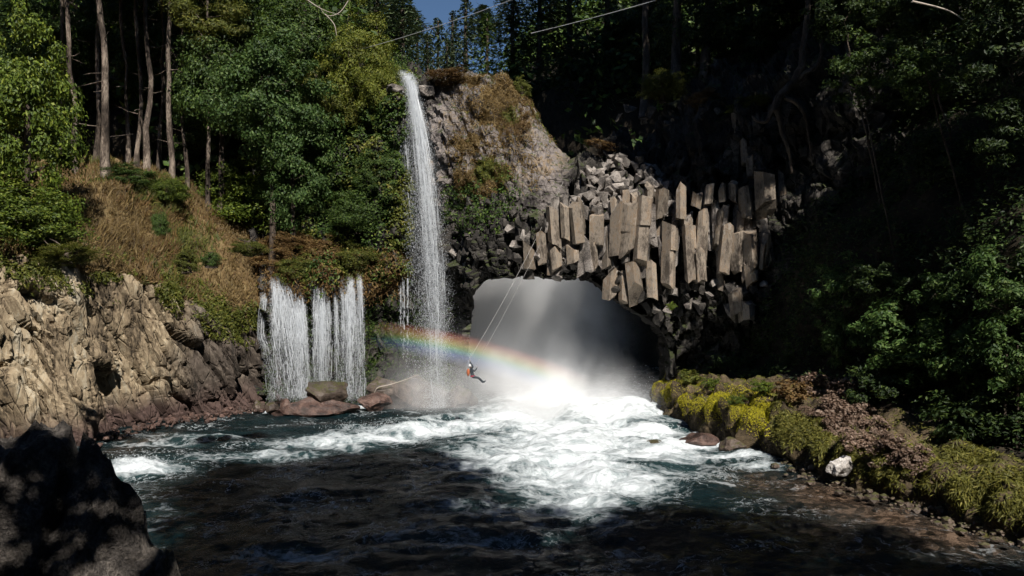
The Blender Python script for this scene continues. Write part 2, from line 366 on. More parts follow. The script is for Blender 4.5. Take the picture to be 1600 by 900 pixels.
xs = np.linspace(-46, 34, 400)
ys = 14.0 + 84.0 * np.linspace(0, 1, 520) ** 1.25
WG = np.stack(np.meshgrid(xs, ys, indexing='ij') + [np.zeros((400, 520))], -1)
foam = np.zeros(WG.shape[:2])
FOAM = [(870, 640, 6, 4, 1.3), (960, 648, 4.5, 4, 1.3), (800, 650, 4.5, 3, 1.15), (900, 668, 7, 3.2, 1.15), (1000, 672, 4, 2.6, 1.1), (1065, 690, 3.6, 1.8, 1.05),
        (1130, 712, 3.2, 1.3, 0.9), (1175, 728, 2.0, 0.9, 0.7), (740, 664, 4, 2.6, 1.05), (660, 672, 4.5, 2.0, 0.92), (575, 682, 4, 2.0, 0.82), (500, 692, 3.8, 1.8, 0.74),
        (430, 708, 3.2, 1.5, 0.6), (360, 715, 3.0, 1.2, 0.45), (215, 732, 2.1, 1.9, 1.15), (260, 690, 3, 1.5, 0.35), (870, 706, 5.5, 3.6, 0.98), (930, 735, 3.8, 2.8, 0.8), (920, 770, 2.4, 1.8, 0.6),
        (800, 722, 3.6, 2.6, 0.8), (780, 790, 3.0, 2.0, 0.40), (690, 655, 3, 1.5, 0.8), (545, 635, 2.2, 0.9, 1.0), (410, 640, 1.6, 1.0, 0.9), (480, 642, 3, 0.5, 0.5), (1020, 740, 4, 2.5, 0.55),
        (900, 600, 6, 6, 1.3), (890, 690, 6, 4.5, 1.0), (910, 745, 4.2, 4.0, 0.85), (905, 785, 2.6, 2.6, 0.7), (830, 760, 2.5, 2.2, 0.5), (1010, 705, 4.5, 3.0, 0.85), (480, 860, 3, 1.4, 0.45), (700, 840, 5, 2.5, 0.30), (950, 810, 3, 2, 0.35), (420, 800, 4, 3, 0.22), (330, 680, 4, 1.2, 0.42)]
for (px, py, rx, ry, w) in FOAM:
    g = ground(px, py) if py > 620 else at(px, py, 66.0)
    foam = np.maximum(foam, w * np.exp(-((WG[..., 0] - g[0]) / rx) ** 2 - ((WG[..., 1] - g[1]) / ry) ** 2))
foam = np.clip(foam + 0.12 * fbm(WG * 0.35, 3, 5), 0, 1.4)
g0 = ground(900, 645); g1 = ground(215, 732)
rough = 0.13 + 0.24 * np.clip(foam, 0, 1.2)
WG[..., 2] = rough * (fbm(WG * (0.45, 0.7, 1), 5, 11, 0.58)) - 0.05
def bump(px, py, rx, ry, h):
    g = ground(px, py); WG[..., 2] += h * np.exp(-((WG[..., 0] - g[0]) / rx) ** 2 - ((WG[..., 1] - g[1]) / ry) ** 2)
bump(930, 640, 5.5, 3.0, 0.6); bump(1000, 645, 2.2, 2.4, 0.7); bump(620, 668, 5, 0.9, 0.35); bump(215, 728, 1.6, 1.0, 0.35); bump(520, 685, 3, 0.8, 0.25)
shal = np.zeros(foam.shape)
for (px, py, rx, ry, w) in [(1300, 775, 2.4, 3.4, 1.0), (1190, 750, 1.8, 2.0, 0.75), (1400, 805, 2.2, 2.6, 1.0), (1480, 835, 2.2, 2.6, 1.0), (1270, 820, 2.4, 1.6, 0.5), (220, 690, 1.0, 4, 0.5)]:
    g = ground(px, py); shal = np.maximum(shal, w * np.exp(-((WG[..., 0] - g[0]) / rx) ** 2 - ((WG[..., 1] - g[1]) / ry) ** 2))
wme = grid_mesh("pool_water", WG, True, toward=(0, 40, 100))
set_attr(wme, "foam", foam); set_attr(wme, "shallow", np.clip(shal, 0, 1))
tag(obj("water", wme, M['water']), "dark churning plunge pool streaked with white foam", kind="structure")

# ---------------------------------------------------------------- left rock cliff with dry slope above
def st(px, pts): return [at(p if p is not None else px, py, Y) for (p, py, Y) in pts]
left_st = [
    [(-32, 20, -3), (-31, 20, 0), (-31.5, 20, 4), (-32, 20, 9), (-34, 21, 11), (-38, 24, 13), (-46, 28, 16), (-70, 40, 26)],
    [(-30, 30, -3), (-29, 30, 0), (-29.5, 30, 5), (-30.5, 30.5, 10), (-33, 32, 12), (-38, 36, 14.5), (-46, 40, 17), (-70, 50, 28)],
    st(0, [(20, 790, 42), (10, 722, 42), (0, 560, 43), (-5, 405, 44.5), (-30, 365, 48), (-60, 330, 53), (-90, 300, 58), (-300, 200, 75)]),
    st(100, [(105, 770, 45), (105, 702, 45), (100, 560, 46), (90, 412, 47.5), (95, 365, 50), (105, 320, 54), (100, 290, 58), (60, 230, 80)]),
    st(200, [(200, 730, 51), (200, 672, 51), (200, 560, 52), (195, 425, 53), (190, 365, 55), (185, 305, 57), (180, 278, 60), (160, 230, 85)]),
    st(300, [(300, 712, 55.5), (300, 652, 55.5), (300, 570, 56), (285, 462, 57), (270, 400, 58.5), (255, 335, 60), (245, 290, 63), (230, 235, 88)]),
    st(360, [(370, 700, 58), (370, 645, 58), (368, 570, 58.5), (350, 490, 59), (335, 425, 60.5), (315, 365, 62), (300, 318, 65), (280, 240, 90)]),
    st(410, [(412, 695, 60), (412, 640, 60), (412, 560, 60.8), (408, 492, 61.2), (400, 440, 62.5), (390, 395, 64), (370, 350, 67), (340, 240, 92)]),
    st(430, [(440, 690, 63), (440, 640, 63), (440, 560, 63), (440, 485, 62.6), (440, 440, 63.4), (430, 400, 65.0), (410, 360, 68), (380, 240, 93)]),
]
left_st.append([np.array(p) + (2.5, 7.0, 0.0) for p in left_st[-1]])
LG0 = loft(left_st, 620, 300)
# run the grid lines along the slanting slabs
UU = LG0[..., 0] * 0.55 + LG0[..., 1] * 0.75 + 0.42 * LG0[..., 2]; ug = np.linspace(UU[:, 60].min(), UU[:, 60].max(), 620)
LG0 = np.stack([np.stack([np.interp(ug, np.maximum.accumulate(UU[:, j]), LG0[:, j, k]) for k in range(3)], -1) for j in range(300)], 1)
LN = grid_normals(LG0, (0, 30, 12))
q = LG0.copy(); a = 0.35
al = q[..., 0] * 0.55 + q[..., 1] * 0.75
z0 = np.zeros_like(al)
qs = np.stack([al + 0.42 * q[..., 2] + 0.45 * fbm(q * 0.22, 2, 3), z0 + 0.5, 0.13 * q[..., 2] - 0.06 * al + 0.3 * fbm(q * 0.35, 2, 4)], -1)
h1, j1 = facets(qs * (0.62, 1, 0.75), 21, 0.55)
h2, j2 = facets(qs * (1.5, 1, 1.9) + 3.3, 25, 0.6)
h3, j3 = facets(qs * (3.6, 1, 5.5) + 7.7, 27, 0.6)
kk = np.linspace(0, 1, 300)[None, :]
face = 1 - smooth(0.40, 0.52, kk)
disp = face * (1.2 * h1 - 0.75 * np.exp(-j1 / 0.045) + 0.5 * h2 - 0.32 * np.exp(-j2 / 0.05) + 0.16 * h3 + 0.6 * fbm(q * 0.2, 3, 2))
disp = disp + 0.16 * fbm(q * 0.9, 4, 9) + (1 - face) * 0.6 * fbm(q * 0.35, 4, 12)
LG = LG0 + LN * disp[..., None]
split = int(300 * 0.42)
lme = grid_mesh("left_cliff", LG[:, :split + 6], False, (0, 30, 12))
ppx, ppy = px_of(LG[:, :split + 6]); 
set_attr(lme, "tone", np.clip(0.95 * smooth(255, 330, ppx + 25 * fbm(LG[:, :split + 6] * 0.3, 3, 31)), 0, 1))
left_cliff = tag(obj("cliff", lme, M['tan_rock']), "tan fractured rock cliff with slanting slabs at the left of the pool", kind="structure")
sme = grid_mesh("left_slope", LG[:, split:], True, (0, 30, 60))
tag(obj("slope", sme, M['dry_slope']), "dry grassy slope above the tan rock cliff", kind="structure")
SLOPE = LG[:, split:]

# ---------------------------------------------------------------- main cliff: curtain wall, fall recess, ridge and natural bridge
main_st = [
    st(405, [(405, 700, 59.6), (405, 640, 60.0), (402, 560, 60.6), (400, 490, 61.3), (398, 440, 62.6), (395, 400, 64), (390, 340, 66.5), (385, 250, 80)]),
    st(430, [(430, 700, 62.3), (430, 640, 62.6), (430, 560, 62.5), (430, 475, 62.2), (430, 438, 61.8), (430, 395, 64), (430, 320, 67), (430, 200, 80)]),
    st(480, [(480, 700, 62.6), (480, 640, 62.8), (480, 560, 62.8), (480, 470, 62.3), (480, 443, 61.4), (480, 395, 64), (480, 270, 67), (480, 110, 80)]),
    st(530, [(530, 700, 62.6), (530, 640, 62.8), (530, 560, 62.8), (530, 470, 62.3), (530, 440, 61.4), (530, 395, 63.8), (530, 230, 66.5), (530, 70, 78)]),
    st(580, [(580, 700, 63), (580, 640, 63.0), (580, 560, 63), (580, 470, 62.6), (580, 430, 62.0), (580, 350, 63.2), (580, 200, 65.2), (580, 95, 75)]),
    st(615, [(615, 700, 63.3), (615, 640, 63.4), (615, 540, 63.4), (615, 450, 63.2), (615, 400, 62.8), (615, 300, 62.8), (613, 150, 63.5), (610, 100, 72)]),
    st(645, [(640, 700, 65.5), (640, 640, 65.5), (640, 540, 65.4), (640, 450, 65.2), (640, 390, 65), (640, 270, 64.4), (641, 128, 63.2), (641, 112, 74)]),
    st(690, [(690, 700, 65.6), (690, 640, 65.6), (690, 540, 65.2), (690, 450, 64.2), (690, 390, 63.0), (690, 250, 61.8), (680, 126, 62.9), (680, 122, 69)]),
    st(740, [(735, 700, 64.0), (735, 640, 63.5), (735, 540, 62.6), (735, 450, 60.8), (737, 390, 59.8), (742, 250, 60.0), (735, 132, 62.6), (735, 140, 67)]),
    st(800, [(790, 700, 62), (790, 640, 61.5), (790, 540, 60.5), (792, 440, 58.6), (795, 390, 58.4), (805, 270, 59.0), (795, 136, 62.2), (795, 150, 66)]),
    st(845, [(840, 700, 60), (840, 640, 60), (840, 540, 59.5), (840, 440, 58.2), (842, 380, 58.0), (848, 290, 58.6), (838, 190, 61.6), (840, 195, 65.5)]),
    st(890, [(890, 700, 59.5), (890, 640, 59.5), (890, 540, 59), (890, 440, 58.2), (890, 390, 58.2), (890, 330, 58.6), (892, 270, 60.8), (895, 262, 65)]),
    st(960, [(960, 700, 59.5), (960, 640, 59.5), (960, 540, 59), (960, 460, 58.2), (960, 400, 58.6), (960, 330, 58.6), (960, 245, 60.8), (960, 235, 65)]),
    st(1040, [(1040, 700, 58.5), (1040, 640, 58.5), (1040, 560, 58.2), (1040, 460, 58.0), (1040, 400, 58.6), (1040, 320, 58.6), (1040, 235, 60.5), (1040, 200, 66)]),
    st(1120, [(1120, 700, 57), (1120, 640, 57), (1120, 560, 57), (1120, 470, 57.0), (1120, 400, 57.8), (1120, 300, 57.8), (1120, 180, 58.8), (1120, 90, 70)]),
    st(1200, [(1200, 700, 55), (1200, 640, 55), (1200, 560, 55), (1200, 470, 55.6), (1200, 400, 56.0), (1200, 300, 56.0), (1200, 165, 57), (1200, 60, 68)]),
    st(1270, [(1270, 700, 53), (1270, 640, 53), (1270, 560, 53), (1270, 470, 53.0), (1270, 380, 53.4), (1270, 250, 54), (1275, 120, 55), (1280, 10, 64)]),
    st(1350, [(1350, 700, 50), (1350, 640, 50), (1350, 560, 50), (1350, 460, 50.5), (1350, 360, 51), (1350, 220, 51.5), (1350, 90, 53), (1360, -40, 62)]),
    st(1500, [(1500, 700, 47), (1500, 640, 47), (1500, 560, 47), (1500, 450, 47.5), (1500, 330, 48), (1500, 180, 49), (1500, 20, 51), (1520, -120, 60)]),
]
NS, NK = 520, 230
MG0 = loft(main_st, NS, NK)
MN = grid_normals(MG0, (0, 10, 14))
mpx, mpy = px_of(MG0)
q = MG0
ridge = smooth(655, 680, mpx) * (1 - smooth(868, 900, mpx)) * (1 - smooth(300, 350, mpy + 12 * fbm(q * 0.4, 3, 51)))
warp = 0.3 * fbm(q * 0.5, 3, 41)[..., None]
h1, j1 = facets(q * (0.62, 0.62, 0.45) + warp, 43, 0.8)
h2, j2 = facets(q * (1.6, 1.6, 1.1) + warp * 2, 47, 0.8)
rq = np.stack([q[..., 0] * 0.8 + 0.62 * q[..., 2], q[..., 1] * 0.6, q[..., 2] * 0.30 - 0.24 * q[..., 0]], -1)
h3, j3 = facets(rq * 0.8 + warp, 49, 0.9); h4, j4 = facets(rq * 2.4 + warp * 2, 50, 0.9)
disp = (1 - ridge) * (1.2 * h1 - 0.3 * np.exp(-j1 / 0.04) + 0.5 * h2 - 0.15 * np.exp(-j2 / 0.05))
disp = disp + ridge * (1 - 0.5 * smooth(770, 850, mpx)) * (0.5 * h3 - 0.10 * np.exp(-j3 / 0.04) + 0.16 * h4 - 0.05 * np.exp(-j4 / 0.05) + 0.30 * fbm(q * 1.1, 5, 57, 0.6))
disp = disp + (0.7 - 0.4 * ridge) * fbm(q * 0.22, 3, 53) + 0.10 * fbm(q * 1.3, 4, 55)
MG = MG0 + MN * disp[..., None]
ARCH = np.array([(737, 720), (733, 620), (731, 560), (736, 505), (739, 460), (752, 442), (775, 434), (810, 431), (850, 433), (890, 434), (925, 438), (948, 455), (965, 470), (995, 488), (1022, 506),
                 (1040, 530), (1047, 560), (1042, 592), (1030, 625), (1030, 720)], float)
def inside(px, py, poly):
    r = np.zeros(px.shape, bool); n = len(poly); j = n - 1
    for i in range(n):
        xi, yi = poly[i]; xj, yj = poly[j]
        c = ((yi > py) != (yj > py)) & (px < (xj - xi) * (py - yi) / (yj - yi + 1e-9) + xi)
        r ^= c; j = i
    return r
fc = grid_faces(NS, NK)
Vm = MG.reshape(-1, 3).copy()
ctr = Vm[fc].mean(1); cpx, cpy = px_of(ctr)
keep = ~inside(cpx, cpy, ARCH)
fk = fc[keep]
# rim of the arch: edges used once there; pull the rim onto the outline and draw it back through the bridge
ed = np.concatenate([fk[:, [0, 1]], fk[:, [1, 2]], fk[:, [2, 3]], fk[:, [3, 0]]]); es = np.sort(ed, 1)
key = es[:, 0] * 10 ** 7 + es[:, 1]; uk, ui, uc = np.unique(key, return_index=True, return_counts=True)
be = ed[ui[uc == 1]]
gi, gk = np.divmod(be, NK)
inner = ~(((gi == 0).all(1)) | ((gi == NS - 1).all(1)) | ((gk == 0).all(1)) | ((gk == NK - 1).all(1)))
be = be[inner]
rv = np.unique(be)
rx_, ry_ = px_of(Vm[rv])
dense = catmull(ARCH, 400)
d2 = (rx_[:, None] - dense[None, :, 0]) ** 2 + (ry_[:, None] - dense[None, :, 1]) ** 2
jn = d2.argmin(1); Yv = Vm[rv, 1]
Vm[rv, 0] = (dense[jn, 0] - 800) / F * Yv; Vm[rv, 2] = 9 - (dense[jn, 1] - 450) / F * Yv
parts_v = [Vm]; parts_f = [fk]; prev = {v: v for v in rv}; off = len(Vm)
cen = np.array([at(890, 560, 60)[0], 0, 3.0]); cur = Vm[rv].copy()
for r in range(1, 8):
    nv = Vm[rv].copy(); nv[:, 1] = Vm[rv, 1] * (1 - r / 7) + (65.2 + 0 * Yv) * (r / 7)
    rad = nv - (cen[0], 0, cen[2]); rad[:, 1] = 0
    nv += unit(rad) * (0.10 * r + 0.55 * fbm(nv * 0.7, 3, 61) * min(1, r / 2))[:, None]
    new = {v: off + k for k, v in enumerate(rv)}
    parts_v.append(nv)
    parts_f.append(np.array([(prev[a_], prev[b_], new[b_], new[a_]) for a_, b_ in be]))
    prev = new; off += len(rv)
Vall = np.concatenate(parts_v); Fall = np.concatenate(parts_f)
N_ = unit(np.cross(np.gradient(MG, axis=0), np.gradient(MG, axis=1)))
if np.mean(np.sum(N_ * (CAM - MG), -1)) < 0: Fall = Fall[:, ::-1]
mme = make_mesh("main_cliff", Vall, Fall, False)
tone = np.zeros(len(Vall)); tone[:NS * NK] = np.clip(ridge.ravel() * (0.85 + 0.3 * fbm(q * 0.5, 3, 63).ravel()), 0, 1)
set_attr(mme, "tone", tone)
bridge = tag(obj("cliff_bridge", mme, M['basalt']), "dark basalt cliff and natural stone arch behind the pool", kind="structure")

# ---------------------------------------------------------------- forested hillside behind
def hill_h(X, Y):
    r = X / np.maximum(Y, 1)
    notch = np.exp(-((r + 0.07) / 0.075) ** 2)
    h = 20 + 0.42 * (Y - 66) * (1 - 0.62 * notch) + 0.10 * np.abs(X) + 0.25 * np.maximum(-X - 15, 0)
    return np.where(X < -12, np.minimum(h, 17 + 0.6 * (Y - 60)), h)
hx = np.linspace(-130, 130, 180)
HG = []
for X in hx:
    y0 = 93.0 if X > -6 else 72 + 21 * smooth(-12, -6, X)
    row = [(X, y0, -2.0), (X, y0, 8.0)] + [(X, y0 + 1 + t, hill_h(np.array(X), np.array(y0 + 1 + t))) for t in np.linspace(0, 1, 60) ** 1.4 * 130]
    HG.append(row)
HG = np.array(HG, float); HG[..., 2] += 1.2 * fbm(HG * 0.12, 3, 71)
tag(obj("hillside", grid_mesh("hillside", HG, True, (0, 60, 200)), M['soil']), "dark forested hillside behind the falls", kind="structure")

# ---------------------------------------------------------------- right bank and wooded slope, near bank behind the viewpoint
right_st = [
    [(10.3, 60, -2), (10.6, 60, 0), (11.0, 60, 1.6), (12.3, 60.5, 2.5), (14.5, 61, 2.7), (17, 62, 4), (22, 63, 12), (40, 66, 34)],
    [(10.2, 57, -2), (10.5, 57, 0), (10.7, 57.2, 1.5), (12.0, 57.5, 2.5), (14.0, 58, 2.8), (16.5, 59, 4), (21, 60, 12), (40, 62, 34)],
    st(1060, [(1052, 735, 54), (1060, 658, 54), (1062, 620, 54.2), (1082, 598, 55), (1120, 590, 55.5), (1180, 560, 55), (1290, 350, 53), (1650, -50, 50)]),
    st(1120, [(1105, 760, 48), (1118, 686, 48), (1124, 640, 48.3), (1140, 606, 50), (1180, 592, 52), (1260, 560, 50), (1370, 330, 47), (1800, -100, 45)]),
    st(1190, [(1180, 780, 43.5), (1196, 710, 43.5), (1200, 655, 44), (1205, 628, 46), (1240, 600, 48), (1330, 560, 46), (1440, 330, 43), (1900, -100, 40)]),
    st(1280, [(1262, 810, 38.6), (1280, 742, 38.6), (1282, 690, 39), (1295, 662, 41), (1350, 628, 43), (1440, 570, 42), (1540, 330, 39), (2000, -100, 36)]),
    st(1400, [(1378, 850, 34), (1398, 782, 34), (1402, 735, 34.4), (1425, 705, 36), (1470, 672, 38), (1560, 600, 38), (1660, 330, 35), (2200, -100, 32)]),
    st(1560, [(1535, 900, 29.2), (1558, 832, 29.2), (1565, 780, 29.6), (1580, 752, 31), (1620, 720, 33), (1720, 640, 33), (1850, 330, 30), (2500, -100, 27)]),
    [(18.8, 24, -2), (19.2, 24, 0), (19.5, 24, 1.4), (20.5, 24.5, 2), (22.5, 25, 3), (25, 26, 5), (29, 24, 14), (42, 22, 32)],
    [(19.0, 16, -2), (19.5, 16, 0), (20, 16, 1.6), (21.0, 16, 2.4), (23, 16, 4), (26, 16, 7), (30, 16, 15), (42, 15, 32)],
    [(17.0, 4, -2), (17.5, 4, 0), (18, 4, 2.6), (19, 4, 4), (21, 3, 6), (25, 2, 10), (30, 0, 17), (42, -3, 32)],
]
RG0 = loft(right_st, 330, 200)
RN = grid_normals(RG0, (0, 35, 25))
q = RG0
kk = np.linspace(0, 1, 200)[None, :]
lump1, lump2, lid = voronoi(q * (0.95, 0.95, 0.3), 81)
bankw = smooth(0.1, 0.2, kk) * (1 - smooth(0.42, 0.6, kk))
RG = RG0 + RN * (bankw * (1.35 * (0.5 - lump1) + 0.4 * (lid - 0.5)) + 0.28 * fbm(q * 0.9, 4, 83) + 0.5 * (1 - bankw) * fbm(q * 0.3, 3, 85))[..., None]
nb = int(200 * 0.56)
tag(obj("river_bank", grid_mesh("river_bank", RG[:, :nb + 1], False, (0, 35, 25)), M['bank']), "mossy rock bank along the right side of the pool", kind="structure")
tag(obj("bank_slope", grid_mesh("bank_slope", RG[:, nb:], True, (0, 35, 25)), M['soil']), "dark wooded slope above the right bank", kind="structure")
BANK = RG[:, :nb + 1]; BSLOPE = RG[:, nb:]

near = []
for X in np.linspace(-60, 60, 60):
    near.append([(X, 3.0, -2), (X, 2.0, 3), (X, 0.5, 6.5), (X, -1, 7.3), (X, -4, 7.5), (X, -10, 11), (X, -24, 26), (X, -52, 58)])  # ground under the viewpoint, with its rear raised to block skylight
NG = loft(near, 100, 60); NG += np.array([0, 0, 1]) * (0.35 * fbm(NG * 0.5, 3, 91))[..., None]
tag(obj("near_bank", grid_mesh("near_bank", NG, True, (0, -5, 60)), M['soil']), "earthen bank below the viewpoint, its unseen rear raised to block skylight", kind="structure")

def side(name, label, pts):  # slopes out of view, added to cut down skylight in the gorge
    G = loft(pts, 60, 30); G += np.array([0, 0, 1]) * (2.0 * fbm(G * 0.1, 3, 95))[..., None]
    tag(obj(name, grid_mesh(name, G, True, (0, 40, 90)), M['soil']), label, kind="structure")
side("sky_blocking_slope", "unseen slope added beyond the right bank to cut skylight", [[(40 - 0.02 * y, y, 28), (52, y, 46), (66, y, 66), (84, y, 84)] for y in (-60, -20, 20, 60, 100, 140)])
side("sky_blocking_slope", "unseen slope added beyond the left cliff to cut skylight", [[(-62, y, 20), (-72, y, 38), (-86, y, 62), (-104, y, 80)] for y in (-60, -20, 20, 60, 100, 140)])

# ---------------------------------------------------------------- spray hanging in the air: mist and rainbow
def mist_material():
    m, N, L, out = new_mat('spray_mist')
    pos = N("NewGeometry").outputs["Position"]
    total = None
    # (centre x, y, z), (radii), density
    PUFFS = [((2.6, 58.8, 0.0), (3.8, 3.4, 2.4), 0.33), ((6.3, 60.5, 0.0), (3.4, 4.0, 1.9), 0.22), ((0.5, 61.0, 1.5), (4.2, 3.6, 4.0), 0.07), ((0.5, 82.0, 5.0), (6.5, 7.0, 11.0), 0.34), ((2.5, 68.0, 3.0), (4.0, 4.5, 6.0), 0.06), ((-5.5, 59.8, 0.3), (3.4, 2.2, 3.4), 0.09)]
    wn_ = N("TexNoise", i_Vector=pos, i_Scale=0.3, i_Detail=4.0, i_Roughness=0.62)
    for c, r, d in PUFFS:
        v = N("VectorMath", operation='SUBTRACT', i_0=pos, i_1=c).outputs[0]
        v = N("VectorMath", operation='DIVIDE', i_0=v, i_1=r).outputs[0]
        l2 = N("VectorMath", operation='DOT_PRODUCT', i_0=v, i_1=v).outputs["Value"]
        e = math_n(N, 'POWER', 2.718, math_n(N, 'MULTIPLY', l2, -1.0))
        e = math_n(N, 'MULTIPLY', e, d)
        total = e if total is None else math_n(N, 'ADD', total, e)
    nz = N("MapRange", i_0=wn_.outputs[0], i_1=0.32, i_2=0.68, i_3=0.08, i_4=2.0).outputs[0]
    den = math_n(N, 'MULTIPLY', total, nz)
    den = math_n(N, 'MAXIMUM', math_n(N, 'SUBTRACT', den, 0.004), 0.0)
    p = N("VolumeScatter", i_Color=(0.985, 0.99, 1.0, 1), i_Density=den, i_Anisotropy=-0.45)
    L(p.outputs[0], out.inputs["Volume"]); return m
def box_mesh(name, lo, hi):
    x0, y0, z0 = lo; x1, y1, z1 = hi
    V = [(x0, y0, z0), (x1, y0, z0), (x1, y1, z0), (x0, y1, z0), (x0, y0, z1), (x1, y0, z1), (x1, y1, z1), (x0, y1, z1)]
    return make_mesh(name, V, [(0, 3, 2, 1), (4, 5, 6, 7), (0, 1, 5, 4), (1, 2, 6, 5), (2, 3, 7, 6), (3, 0, 4, 7)])
tag(obj("mist", box_mesh("mist", (-11, 50, -1.0), (13.5, 91.5, 14)), mist_material()), "white spray hanging in front of and behind the stone arch", kind="stuff")

def rainbow():
    """drops of the spray that lie 40 to 43 degrees off the antisolar line, 50 to 57 m out"""
    ax = -SUN; u = unit(np.array([1.0, 0, 0]) - ax * ax[0]); w = np.cross(ax, u)
    def ang(px, py):
        v = unit(at(px, py, 1.0) - CAM); t = v - ax * np.dot(v, ax); return math.atan2(np.dot(t, w), np.dot(t, u))
    a0, a1 = ang(565, 500), ang(915, 630); lo, hi, r0, r1 = math.radians(40.8), math.radians(43.1), 50.0, 57.0
    n = 48; V = []; Fq = []
    for i in range(n + 1):
        a = a0 + (a1 - a0) * i / n
        for th, r in ((lo, r0), (hi, r0), (hi, r1), (lo, r1)): V.append((r * math.sin(th) * math.cos(a), r * math.sin(th) * math.sin(a), r * math.cos(th)))
        if i: Fq += [((i - 1) * 4 + k, (i - 1) * 4 + (k + 1) % 4, i * 4 + (k + 1) % 4, i * 4 + k) for k in range(4)]
    Fq += [(3, 2, 1, 0), (n * 4, n * 4 + 1, n * 4 + 2, n * 4 + 3)]
    m, N, L, out = new_mat('painted_rainbow')
    s = N("SeparateXYZ", i_0=N("TexCoord").outputs["Object"]); x, y, z = s.outputs
    r = math_n(N, 'SQRT', math_n(N, 'ADD', math_n(N, 'MULTIPLY', x, x), math_n(N, 'MULTIPLY', y, y)))
    t = N("MapRange", i_0=math_n(N, 'ARCTAN2', r, z), i_1=lo, i_2=hi, i_3=0.0, i_4=1.0).outputs[0]
    col = ramp(N, t, [(0.0, (0.7, 0.75, 1.0)), (0.30, (0.35, 0.5, 1.0)), (0.42, (0.4, 0.85, 0.8)), (0.52, (0.65, 0.95, 0.4)), (0.62, (1.0, 0.85, 0.3)), (0.74, (1.0, 0.52, 0.22)), (0.88, (1.0, 0.3, 0.2)), (1.0, (0.7, 0.15, 0.12))])  # the bow's colours, painted by angle into the scatter colour
    f = ramp(N, t, [(0.0, (0.0, 0.0, 0.0)), (0.28, (0.7, 0.7, 0.7)), (0.5, (1, 1, 1)), (0.75, (0.9, 0.9, 0.9)), (1.0, (0, 0, 0))])
    an = math_n(N, 'ARCTAN2', y, x)
    e0 = N("MapRange", i_0=an, i_1=a0, i_2=a0 + (a1 - a0) * 0.42, i_3=0.0, i_4=1.0, interpolation_type='SMOOTHSTEP').outputs[0]
    e1 = N("MapRange", i_0=an, i_1=a1, i_2=a1 + (a0 - a1) * 0.20, i_3=0.0, i_4=1.0, interpolation_type='SMOOTHSTEP').outputs[0]
    d = math_n(N, 'MULTIPLY', math_n(N, "MULTIPLY", f, 0.045), math_n(N, 'MULTIPLY', e0, e1))
    L(N("VolumeScatter", i_Color=col, i_Density=d, i_Anisotropy=-0.5).outputs[0], out.inputs["Volume"])
    rb = obj("rainbow", make_mesh("rainbow", V, Fq), m)
    rb.matrix_world = Matrix([[u[k], w[k], ax[k], CAM[k]] for k in range(3)] + [[0, 0, 0, 1]])
    return rb
from mathutils import Matrix
rb = rainbow()
tag(rb, "faint rainbow arc in the spray before the stone arch", "rainbow")
# ================================================================ objects
# ---------------------------------------------------------------- stones
def icosphere(sub):
    import bmesh
    bm = bmesh.new(); bmesh.ops.create_icosphere(bm, subdivisions=sub, radius=1.0)
    V = np.array([v.co[:] for v in bm.verts]); Fc = np.array([[v.index for v in f.verts] for f in bm.faces]); bm.free(); return V, Fc
ICO = {k: icosphere(k) for k in (1, 2, 3, 4, 5)}
def rock_data(seed, size, sub=4, cuts=14, noise=0.11, cut_min=0.55, fine=2.6):
    rng = np.random.default_rng(seed); V, Fc = ICO[sub]; V = V.copy()
    for _ in range(cuts):
        n = unit(rng.normal(size=3)); d = rng.uniform(cut_min, 0.92)
        s = V @ n; V = V - np.maximum(s - d, 0)[:, None] * n
    V = V * (1 + noise * fbm(V * fine + seed * 3.1, 4, seed))[:, None]
    return V * np.asarray(size, float), Fc
def rock(name, label, cat, p, size, seed, mat, rotz=0.0, sub=4, tilt=(0, 0), group=None, **kw):
    V, Fc = rock_data(seed, size, sub, **kw)
    return tag(obj(name, make_mesh(name, V, Fc, False), M[mat], None, p, (tilt[0], tilt[1], rotz)), label, cat, group)
def gp(px, py, dz=0.0):
    g = ground(px, py); g[2] += dz; return g

# dark lava outcrop in the near left corner
def outcrop():
    t = empty("rock_outcrop", (-10.5, 16, -1)); base = np.array([-10.5, 16, -1])
    tag(t, "dark lumpy lava rock in the near bottom left corner, dappled with sun", "rock")
    specs = [((-12.8, 17.0, 1.2), (4.4, 3.2, 5.3), 101), ((-9.9, 16.2, 0.7), (2.0, 2.2, 5.5), 102), ((-8.6, 15.8, 0.4), (1.7, 1.8, 5.3), 103), ((-7.4, 15.2, 0.0), (1.6, 1.6, 5.1), 104), ((-6.5, 14.8, -0.2), (1.2, 1.4, 4.7), 106),
             ((-10.9, 15.0, 0.4), (2.2, 1.6, 4.5), 105)]
    for c, s, seed in specs:
        V, Fc = rock_data(seed, s, 5, 16, 0.05, 0.6)
        l1, l2, li = voronoi(V * 1.5 + seed, seed); k1, k2, ki = voronoi(V * 4.2 + seed, seed + 1); m1, m2, mi = voronoi(V * 8.5 + seed, seed + 2)
        V = V + unit(V) * (0.55 * (0.6 - l1) + 0.30 * (0.6 - k1) + 0.16 * (0.6 - m1) + 0.16 * fbm(V * 5, 5, seed, 0.6))[:, None]
        obj("boulder", make_mesh("boulder", V, Fc, False), M['lava'], t, np.array(c) - base)
outcrop()

